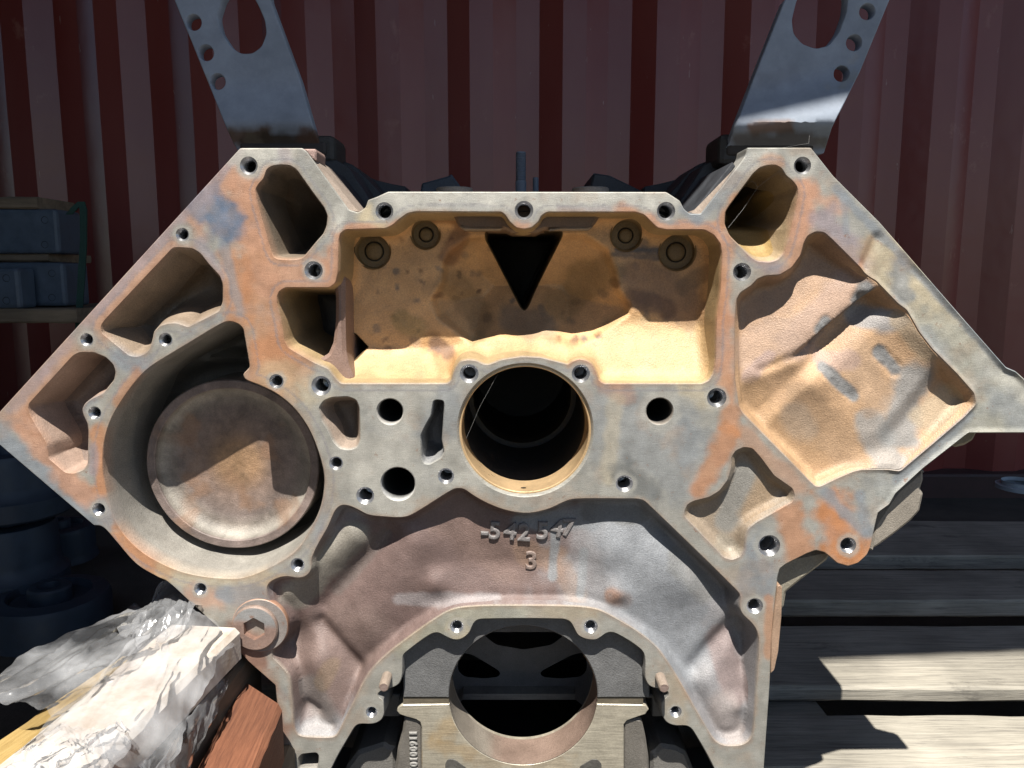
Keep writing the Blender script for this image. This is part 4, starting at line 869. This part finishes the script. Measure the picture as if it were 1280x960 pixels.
# ------------------------------------------------------------------ timber
def wood_mat(name, c1, c2, c3, along=(1, 1, 1), rough=.8, bump=.6, grain=60):
    """grain runs along the axis with the small scale"""
    m = bpy.data.materials.new(name); m.use_nodes = True; nt = m.node_tree; L = nt.links; b = nt.nodes['Principled BSDF']
    tc = nd(nt, 'ShaderNodeTexCoord'); mp = nd(nt, 'ShaderNodeMapping'); mp.inputs['Scale'].default_value = along
    oi = nd(nt, 'ShaderNodeObjectInfo'); ad = nd(nt, 'ShaderNodeVectorMath', operation='ADD'); ml = nd(nt, 'ShaderNodeVectorMath', operation='SCALE'); cx = nd(nt, 'ShaderNodeCombineXYZ')
    for i in range(3): L.new(oi.outputs['Random'], cx.inputs[i])
    L.new(cx.outputs[0], ml.inputs[0]); ml.inputs['Scale'].default_value = 7.3
    L.new(tc.outputs['Object'], ad.inputs[0]); L.new(ml.outputs[0], ad.inputs[1]); L.new(ad.outputs[0], mp.inputs['Vector'])
    n = nd(nt, 'ShaderNodeTexNoise'); n.inputs['Scale'].default_value = grain; n.inputs['Detail'].default_value = 7; n.inputs['Roughness'].default_value = .7; n.inputs['Distortion'].default_value = .6
    L.new(mp.outputs[0], n.inputs['Vector'])
    cr = nd(nt, 'ShaderNodeValToRGB'); e = cr.color_ramp.elements; e[0].position = .30; e[0].color = (*c1, 1); e[1].position = .72; e[1].color = (*c3, 1); k = e.new(.5); k.color = (*c2, 1)
    L.new(n.outputs[0], cr.inputs[0])
    n3 = nd(nt, 'ShaderNodeTexNoise'); n3.inputs['Scale'].default_value = 9; n3.inputs['Detail'].default_value = 5; L.new(ad.outputs[0], n3.inputs['Vector'])
    r3 = nd(nt, 'ShaderNodeMapRange'); r3.inputs[1].default_value = .3; r3.inputs[2].default_value = .7; r3.inputs[3].default_value = .7; r3.inputs[4].default_value = 1.2; L.new(n3.outputs[0], r3.inputs[0])
    mx = nd(nt, 'ShaderNodeMix', data_type='RGBA', blend_type='MULTIPLY'); mx.inputs[0].default_value = 1; L.new(cr.outputs[0], mx.inputs[6]); L.new(r3.outputs[0], mx.inputs[7])
    vo = nd(nt, 'ShaderNodeTexNoise'); vo.inputs['Scale'].default_value = 13; vo.inputs['Detail'].default_value = 6; vo.inputs['Roughness'].default_value = .75
    mp2 = nd(nt, 'ShaderNodeMapping'); mp2.inputs['Scale'].default_value = tuple(max(a, .45) for a in along); L.new(ad.outputs[0], mp2.inputs['Vector']); L.new(mp2.outputs[0], vo.inputs['Vector'])
    rk = nd(nt, 'ShaderNodeMapRange'); rk.inputs[1].default_value = .60; rk.inputs[2].default_value = .70; rk.inputs[4].default_value = .8; L.new(vo.outputs[0], rk.inputs[0])
    mk = nd(nt, 'ShaderNodeMix', data_type='RGBA'); L.new(rk.outputs[0], mk.inputs[0]); L.new(mx.outputs[2], mk.inputs[6]); mk.inputs[7].default_value = (*[q * .6 for q in c1], 1); mx = mk
    L.new(mx.outputs[2], b.inputs['Base Color']); b.inputs['Roughness'].default_value = rough
    bp = nd(nt, 'ShaderNodeBump'); bp.inputs['Strength'].default_value = bump; bp.inputs['Distance'].default_value = .0015; L.new(n.outputs[0], bp.inputs['Height']); L.new(bp.outputs[0], b.inputs['Normal'])
    return m
M_PAL = wood_mat('weathered_pallet_wood', (.12, .11, .095), (.26, .24, .20), (.34, .315, .265), (.035, 1, 1), grain=260, bump=.8)
M_TIM = wood_mat('brown_hardwood', (.10, .034, .016), (.17, .062, .029), (.235, .095, .048), (1, .05, 1), grain=420, bump=.7)
M_YEL = wood_mat('pale_softwood', (.20, .13, .04), (.28, .19, .065), (.33, .235, .095), (1, .06, 1), grain=300)
def plank(name, c, size, mat, parent=None, seed=0, worn=.0015, n=24, axis=0, smooth=30):
    """board with slightly wavy worn edges, long axis 0 = X or 1 = Y"""
    rg = np.random.RandomState(seed); mb = MB(); loops = []
    ln = size[axis]; w2 = size[1 - axis] / 2; h2 = size[2] / 2; b = min(.004, h2 * .5)
    sec = [(-w2 + b, -h2), (w2 - b, -h2), (w2, -h2 + b), (w2, h2 - b), (w2 - b, h2), (-w2 + b, h2), (-w2, h2 - b), (-w2, -h2 + b)]
    for i in range(n + 1):
        t = -ln / 2 + ln * i / n; j = rg.randn(8, 2) * worn * .35; wv = worn * fbm(np.array([i * .35]), np.array([seed * 3.1]), 5, 2)[0]
        P = [((t, q[0] + j[k][0] + wv, q[1] + j[k][1]) if axis == 0 else (-(q[0] + j[k][0] + wv), t, q[1] + j[k][1])) for k, q in enumerate(sec)]
        loops.append(np.array(P) + (0 if parent is not None else 0))
    V = np.vstack(loops); mb.rings(loops, cap0=True, cap1=True)
    o = mb.obj(name, mat, None, smooth=smooth, recalc=True); o.location = c
    if parent is not None: o.parent = parent; o.matrix_parent_inverse = Matrix.Translation(-parent.location)
    return o
ZP = -.53
pal = thing('pallet', 'weathered grey timber pallet under the right side of the engine block', 'pallet', (.5, .5, -.70))
for k, (y0, y1, th, dz) in enumerate(((.02, .135, .022, -.002), (.168, .274, .022, 0), (.335, .515, .022, 0), (.60, .735, .03, .002), (.80, 1.01, .03, .004))):
    plank('deck_board', (.42 + .01 * k, (y0 + y1) / 2, ZP - th / 2 + dz), (1.75, y1 - y0, th), M_PAL, pal, seed=k + 2, n=40)
for x in (-.36, .36, 1.15): plank('bearer', (x, .515, ZP - .022 - .052), (.09, .98, .095), M_PAL, pal, seed=30 + int(x * 10), axis=1)
for x in (-.36, .36, 1.15):
    for y in (.09, .515, .94): plank('foot_block', (x, y, -.66), (.11, .12, .07), M_PAL, pal, seed=40 + int(x * 10) + int(y * 10), n=3)
def plz(px, py, Z):
    u = px - 640.0; v = py - 480.0; t = Z / (-v * CT - F_PX * ST); return Vector((u * t, (F_PX * CT - v * ST) * t - DIST, Z))
def board_px(name, far, near, Z, width, thick, mat, seed, ext=.25, skew=0.0):
    """board lying level at height Z whose top centre line runs through two photo pixels"""
    a, b = plz(*far, Z), plz(*near, Z); d = b - a; L = d.length + ext; d.normalize(); c = a + d * L / 2
    o = plank(name, (c[0], c[1], Z - thick / 2), (width, L, thick), mat, seed=seed, axis=1, n=30, worn=.0006); o.rotation_euler = (0, 0, math.atan2(d[0], -d[1]))
    if skew:
        for v in o.data.vertices: v.co[1] += skew * v.co[0] * (1 if v.co[1] > 0 else 0)
    return o
o = board_px('timber_beam', (327, 866), (282, 960), -.34, .043, .05, M_TIM, 11, skew=-1.0); tag(o, 'sawn reddish brown timber beside the block foot, bottom left', 'timber')

# ------------------------------------------------------------------ wrapped boards bottom left
M_SHELF0 = wood_mat('packing_wood', (.05, .04, .03), (.09, .07, .05), (.13, .10, .075), (1, .1, 1))
M_WBOARD = noise_mat('dusty_white_board', (.34, .275, .215), (.50, .475, .44), 34, rough=.6, bump=.3, bscale=300, dist=.001)
wb = board_px('wrapped_board', (254, 783), (88, 930), -.284, .062, .030, M_WBOARD, 15); tag(wb, 'dusty white board wrapped in clear plastic, left of the brown timber', 'board')
yb = board_px('pale_board', (170, 822), (20, 928), -.318, .034, .03, M_YEL, 16); tag(yb, 'yellowish softwood board half under the clear plastic film', 'board')
for k, (f, n_, z, w_, t_) in enumerate((((262, 800), (110, 960), -.318, .09, .16), ((330, 900), (290, 990), -.392, .07, .14), ((150, 860), (10, 980), -.352, .08, .14))):
    o = board_px('packing_timber', f, n_, z, w_, t_ + .16 * (k > 0), M_SHELF0, 80 + k); tag(o, ('dark packing timber under the wrapped white board', 'dark packing timber under the brown timber', 'dark packing timber under the yellowish board')[k], 'timber')
def film_mat():
    m = bpy.data.materials.new('clear_plastic_film'); m.use_nodes = True; nt = m.node_tree; L = nt.links; nt.nodes.remove(nt.nodes['Principled BSDF']); out = nt.nodes['Material Output']
    tc = nd(nt, 'ShaderNodeTexCoord')
    n = nd(nt, 'ShaderNodeTexNoise'); n.inputs['Scale'].default_value = 30; n.inputs['Detail'].default_value = 3; n.inputs['Distortion'].default_value = .8; mp = nd(nt, 'ShaderNodeMapping'); mp.inputs['Scale'].default_value = (1, .22, 1); mp.inputs['Rotation'].default_value = (0, 0, R(12)); L.new(tc.outputs['Object'], mp.inputs['Vector']); L.new(mp.outputs[0], n.inputs['Vector'])
    sub = nd(nt, 'ShaderNodeMath', operation='SUBTRACT'); sub.inputs[1].default_value = .5; L.new(n.outputs[0], sub.inputs[0]); ab = nd(nt, 'ShaderNodeMath', operation='ABSOLUTE'); L.new(sub.outputs[0], ab.inputs[0])
    bp = nd(nt, 'ShaderNodeBump'); bp.inputs['Strength'].default_value = .28; bp.inputs['Distance'].default_value = .005; L.new(ab.outputs[0], bp.inputs['Height'])
    n2 = nd(nt, 'ShaderNodeTexNoise'); n2.inputs['Scale'].default_value = 22; n2.inputs['Detail'].default_value = 6; L.new(tc.outputs['Object'], n2.inputs['Vector'])
    r = nd(nt, 'ShaderNodeMapRange'); r.inputs[1].default_value = .36; r.inputs[2].default_value = .7; r.inputs[3].default_value = .05; r.inputs[4].default_value = .38; L.new(n2.outputs[0], r.inputs[0])
    tr = nd(nt, 'ShaderNodeBsdfTransparent'); tr.inputs[0].default_value = (.95, .95, .96, 1)
    df = nd(nt, 'ShaderNodeBsdfDiffuse'); df.inputs[0].default_value = (.55, .56, .58, 1)
    gl = nd(nt, 'ShaderNodeBsdfGlossy'); gl.inputs['Roughness'].default_value = .13; L.new(bp.outputs[0], gl.inputs['Normal'])
    fr = nd(nt, 'ShaderNodeFresnel'); fr.inputs['IOR'].default_value = 1.4
    m1 = nd(nt, 'ShaderNodeMixShader'); L.new(r.outputs[0], m1.inputs[0]); L.new(tr.outputs[0], m1.inputs[1]); L.new(df.outputs[0], m1.inputs[2])
    m2 = nd(nt, 'ShaderNodeMixShader'); L.new(fr.outputs[0], m2.inputs[0]); L.new(m1.outputs[0], m2.inputs[1]); L.new(gl.outputs[0], m2.inputs[2]); L.new(m2.outputs[0], out.inputs['Surface'])
    return m
M_FILM = film_mat()
def film(corners, seed, label, amp=.006, nu=60, nv=90, sag=0.0, edge=.10):
    """crumpled sheet between four corners (px, py, height), lengthwise folds"""
    A, B, C, D = [plz(x, y, z) for x, y, z in corners]           # far left, far right, near right, near left
    u, v = np.meshgrid(np.linspace(0, 1, nu + 1), np.linspace(0, 1, nv + 1)); u = u.ravel(); v = v.ravel()
    e = fbm(v * 5 + seed, v * 0 + 2.2, seed + 1, 4); e2 = fbm(u * 4 + seed, u * 0 + 7.7, seed + 2, 4)
    uu = u + edge * e * (2 * u - 1) * np.abs(2 * u - 1) ** 3; vv = v + edge * .6 * e2 * (2 * v - 1) * np.abs(2 * v - 1) ** 3
    P = [np.array([A[i] * (1 - a) * (1 - b) + B[i] * a * (1 - b) + C[i] * a * b + D[i] * (1 - a) * b for a, b in zip(uu, vv)]) for i in range(3)]
    fold = np.abs(fbm(u * 3.2 + v * 1.1 + seed, v * 1.2, seed + 5, 2)); fold2 = np.abs(fbm(u * 9 - v * 3.0, v * 1.8 + seed, seed + 6, 2)); fine = fbm(u * 22, v * 30, seed + 7, 2)
    z = P[2] + amp * (1.3 - 2.8 * fold - .8 * fold2 + .04 * fine) + sag * (1 - (2 * u - 1) ** 2)
    V = np.stack([P[0] + amp * .8 * fbm(u * 5, v * 6, seed + 8, 3), P[1], z], 1); n = nu + 1
    F = [(j * n + i, (j + 1) * n + i, (j + 1) * n + i + 1, j * n + i + 1) for j in range(nv) for i in range(nu)]
    mb = MB(); mb.add(V, F); o = mb.obj('plastic_film', M_FILM, None, smooth=180); tag(o, label, 'plastic film', 'clear plastic film over the boards'); return o
film([(205, 768, -.280), (290, 806, -.292), (195, 985, -.300), (20, 935, -.282)], 3, 'clear plastic wrapped over the dusty white board', amp=.0035, sag=.013)
film([(172, 760, -.296), (212, 800, -.283), (80, 905, -.290), (-60, 880, -.300)], 8, 'loose crumpled sheet of clear plastic at the left edge', amp=.007)
film([(222, 716, -.262), (256, 752, -.268), (205, 812, -.280), (138, 792, -.288)], 21, 'tongue of clear plastic reaching up behind the block edge', amp=.006)
film([(262, 812, -.312), (300, 826, -.322), (232, 975, -.322), (165, 975, -.312)], 12, 'torn strip of clear plastic between white board and brown timber', amp=.006)
film([(70, 915, -.276), (158, 905, -.272), (150, 985, -.270), (-20, 985, -.276)], 33, 'crumpled plastic bunched over the near end of the white board', amp=.006)

# ------------------------------------------------------------------ parts in the shade on the left
M_NAVY = metal_mat('dark_blue_enamel', rough=.5, colour=(.035, .05, .072), speck=.08, blotch=.15, bump=.1, bump_scale=100)
M_SHELF = wood_mat('shelf_timber', (.12, .09, .06), (.2, .15, .1), (.28, .21, .14), (.1, 1, 1))
M_BBLUE = metal_mat('blue_grey_part', rough=.5, colour=(.075, .10, .135), speck=.1, blotch=.2, bump=.15, bump_scale=120)
def block_part(px0, py0, px1, py1, Y, dpt, label, seed=0):
    a = pl(px0, py1, Y); b = pl(px1, py0, Y)
    t = thing('steel_block', label, 'steel part', ((a[0] + b[0]) / 2, Y, a[2]), 'blue steel parts stacked at left')
    mb = MB(); mb.box(((a[0] + b[0]) / 2, Y + dpt / 2, (a[2] + b[2]) / 2), (b[0] - a[0], dpt, b[2] - a[2])); o = mb.obj('body', M_BBLUE, t, smooth=0, bevel=.008); o.matrix_parent_inverse = Matrix.Translation(-t.location)
    for f in (.25, .8):
        q = pl(px1 - 14, py0 + (py1 - py0) * f, Y); mb = MB(); lathe(mb, (q[0], q[2]), [(.008, Y - .0005, (.02, .02, .02)), (.006, Y + .0005, (.02, .02, .02)), (0, Y + .0006, (.01, .01, .01))], 16); o = mb.obj('bolt_hole', M_DARK, t, smooth=0); o.matrix_parent_inverse = Matrix.Translation(-t.location)
block_part(-70, 261, 70, 317, 1.15, .10, 'upper dark blue steel part below the short plank, far left')
block_part(-70, 328, 79, 383, 1.12, .10, 'lower dark blue steel part resting above the shelf board, far left')
block_part(-70, 335, 22, 386, 1.05, .06, 'small dark blue steel part in front of the lower one, far left edge')
def rplank(px0, py0, px1, py1, Y, dpt, label, seed):
    a = pl(px0, py1, Y); b = pl(px1, py0, Y); o = plank('short_plank', ((a[0] + b[0]) / 2, Y + dpt / 2, (a[2] + b[2]) / 2), (b[0] - a[0], dpt, b[2] - a[2]), M_SHELF, seed=seed, n=10); tag(o, label, 'plank')
rplank(-70, 246, 46, 261, 1.15, .15, 'short pale plank lying on the upper blue steel part', 60)
rplank(-70, 317, 60, 327, 1.16, .18, 'thin spacer plank between the two blue steel parts', 61)
rplank(-90, 386, 95, 404, 1.05, .35, 'shelf board under the blue steel parts at left', 62)
# green strap
mb = MB(); V = []; F = []
for i, (x, y) in enumerate(((86, 268), (93, 260), (101, 252), (104, 262), (104, 300), (102, 340), (98, 400), (96, 480), (94, 560))):
    q = pl(x, y, 1.10); V += [(q[0] - .007, 1.10 - .002 * (i % 2), q[2]), (q[0] + .007, 1.10, q[2]), (q[0] + .007, 1.104, q[2]), (q[0] - .007, 1.104, q[2])]
for i in range(8):
    for k in range(4): F.append((4 * i + k, 4 * i + (k + 1) % 4, 4 * i + 4 + (k + 1) % 4, 4 * i + 4 + k))
mb.add(V, F, (.03, .075, .06)); o = mb.obj('strap', metal_mat('green_strap', rough=.7, colour=(.02, .06, .048)), None, smooth=30); tag(o, 'dark green strap hanging beside the blue steel parts', 'strap')
def hub(px, py_top, py_bot, rpx, Y, label, levels=3):
    """stacked flanged drum seen from above, dark in the shade"""
    c = pl(px, py_bot, Y); tp = pl(px, py_top, Y); r = rpx * px_size(px, py_top, Y); H = tp[2] - c[2]
    t = thing('brake_drum', label, 'drum', c, 'dark drums stacked at left')
    a = np.linspace(0, 2 * math.pi, 56, endpoint=False)
    rg = lambda rr, z: np.stack([c[0] + rr * np.cos(a), Y + rr * np.sin(a), np.full(56, c[2] + z)], 1)
    mb = MB(); mb.rings([rg(r * .94, 0), rg(r, H * .04), rg(r, H * .30), rg(r * .9, H * .36), rg(r * .84, H * .5), rg(r * .84, H * .9), rg(r * .8, H * .97), rg(r * .58, H), rg(r * .55, H * .9), rg(r * .3, H * .88)], cap1=True); o = mb.obj('shell', M_NAVY, t, smooth=40); o.matrix_parent_inverse = Matrix.Translation(-t.location)
    mb = MB(); mb.rings([rg(r * .3, H * .86), rg(r * .3, H * 1.06), rg(r * .27, H * 1.09), rg(r * .16, H * 1.09), rg(r * .15, H * .9)], cap1=True); o = mb.obj('hub', M_NAVY, t, smooth=40); o.matrix_parent_inverse = Matrix.Translation(-t.location)
hub(20, 560, 640, 66, .95, 'dark drum at the left edge, upper one of the two stacks')
hub(20, 650, 740, 62, .95, 'dark drum at the left edge, under the upper drum')
hub(78, 655, 720, 48, 1.25, 'dark drum half hidden behind the left corner of the block')
hub(70, 740, 830, 82, .85, 'low wide dark drum behind the loose plastic sheet')
hub(175, 745, 810, 55, 1.05, 'dark drum in the gap below the gear flange')
# grey pipe end on the right
q = pl(1272, 655, 1.35); t = thing('steel_pipe', 'upright grey steel pipe stub at the right edge behind the pallet', 'pipe', q)
a = np.linspace(0, 2 * math.pi, 40, endpoint=False); z1 = pl(1272, 606, 1.35)[2]; r = 28 * px_size(1272, 630, 1.35)
rg = lambda rr, z: np.stack([q[0] + rr * np.cos(a), 1.35 + rr * np.sin(a), np.full(40, z)], 1)
mb = MB(); mb.rings([rg(r * .88, ZP - .02), rg(r * .88, z1 - .012), rg(r, z1 - .010), rg(r, z1), rg(r * .78, z1), rg(r * .78, ZP)]); o = mb.obj('wall', M_BRKT, t, smooth=40); o.matrix_parent_inverse = Matrix.Translation(-t.location)
o.data.color_attributes['Col'].data.foreach_set('color', np.tile((.34, .39, .44, 1), (len(o.data.vertices), 1)).astype(np.float32).ravel())

# ------------------------------------------------------------------ cobwebs
M_WEB = metal_mat('spider_silk', rough=.5, colour=(.32, .32, .31), bump=0)
def thread(name, pts, label, r=.00016):
    cu = bpy.data.curves.new(name, 'CURVE'); cu.dimensions = '3D'; cu.bevel_depth = r; cu.bevel_resolution = 0
    for ln in pts:
        sp = cu.splines.new('POLY'); sp.points.add(len(ln) - 1)
        for i, (x, y, Y) in enumerate(ln): sp.points[i].co = (*pl(x, y, Y), 1)
    cu.materials.append(M_WEB)
    o = bpy.data.objects.new(name, cu); COL.objects.link(o); bpy.context.view_layer.update()
    me = bpy.data.meshes.new_from_object(o.evaluated_get(bpy.context.evaluated_depsgraph_get())); bpy.data.objects.remove(o); bpy.data.curves.remove(cu)
    me.name = name; o = bpy.data.objects.new(name, me); COL.objects.link(o); tag(o, label, 'cobweb', 'cobwebs on the block')
thread('cobweb', [[(910, 285, .004), (930, 260, .010), (947, 234, .012), (975, 213, .004)], [(938, 226, .008), (943, 228, .01), (947, 234, .012)]], 'thin cobweb across the right upper opening', .00007)
thread('cobweb', [[(583, 548, .004), (600, 508, .006), (622, 468, .004)]], 'single cobweb thread across the camshaft bore', .00005)
thread('cobweb', [[(960, 188, .03), (1011, 179, .04), (1012, 168, .06)]], 'cobweb thread at the foot of the right lifting bracket', .00006)
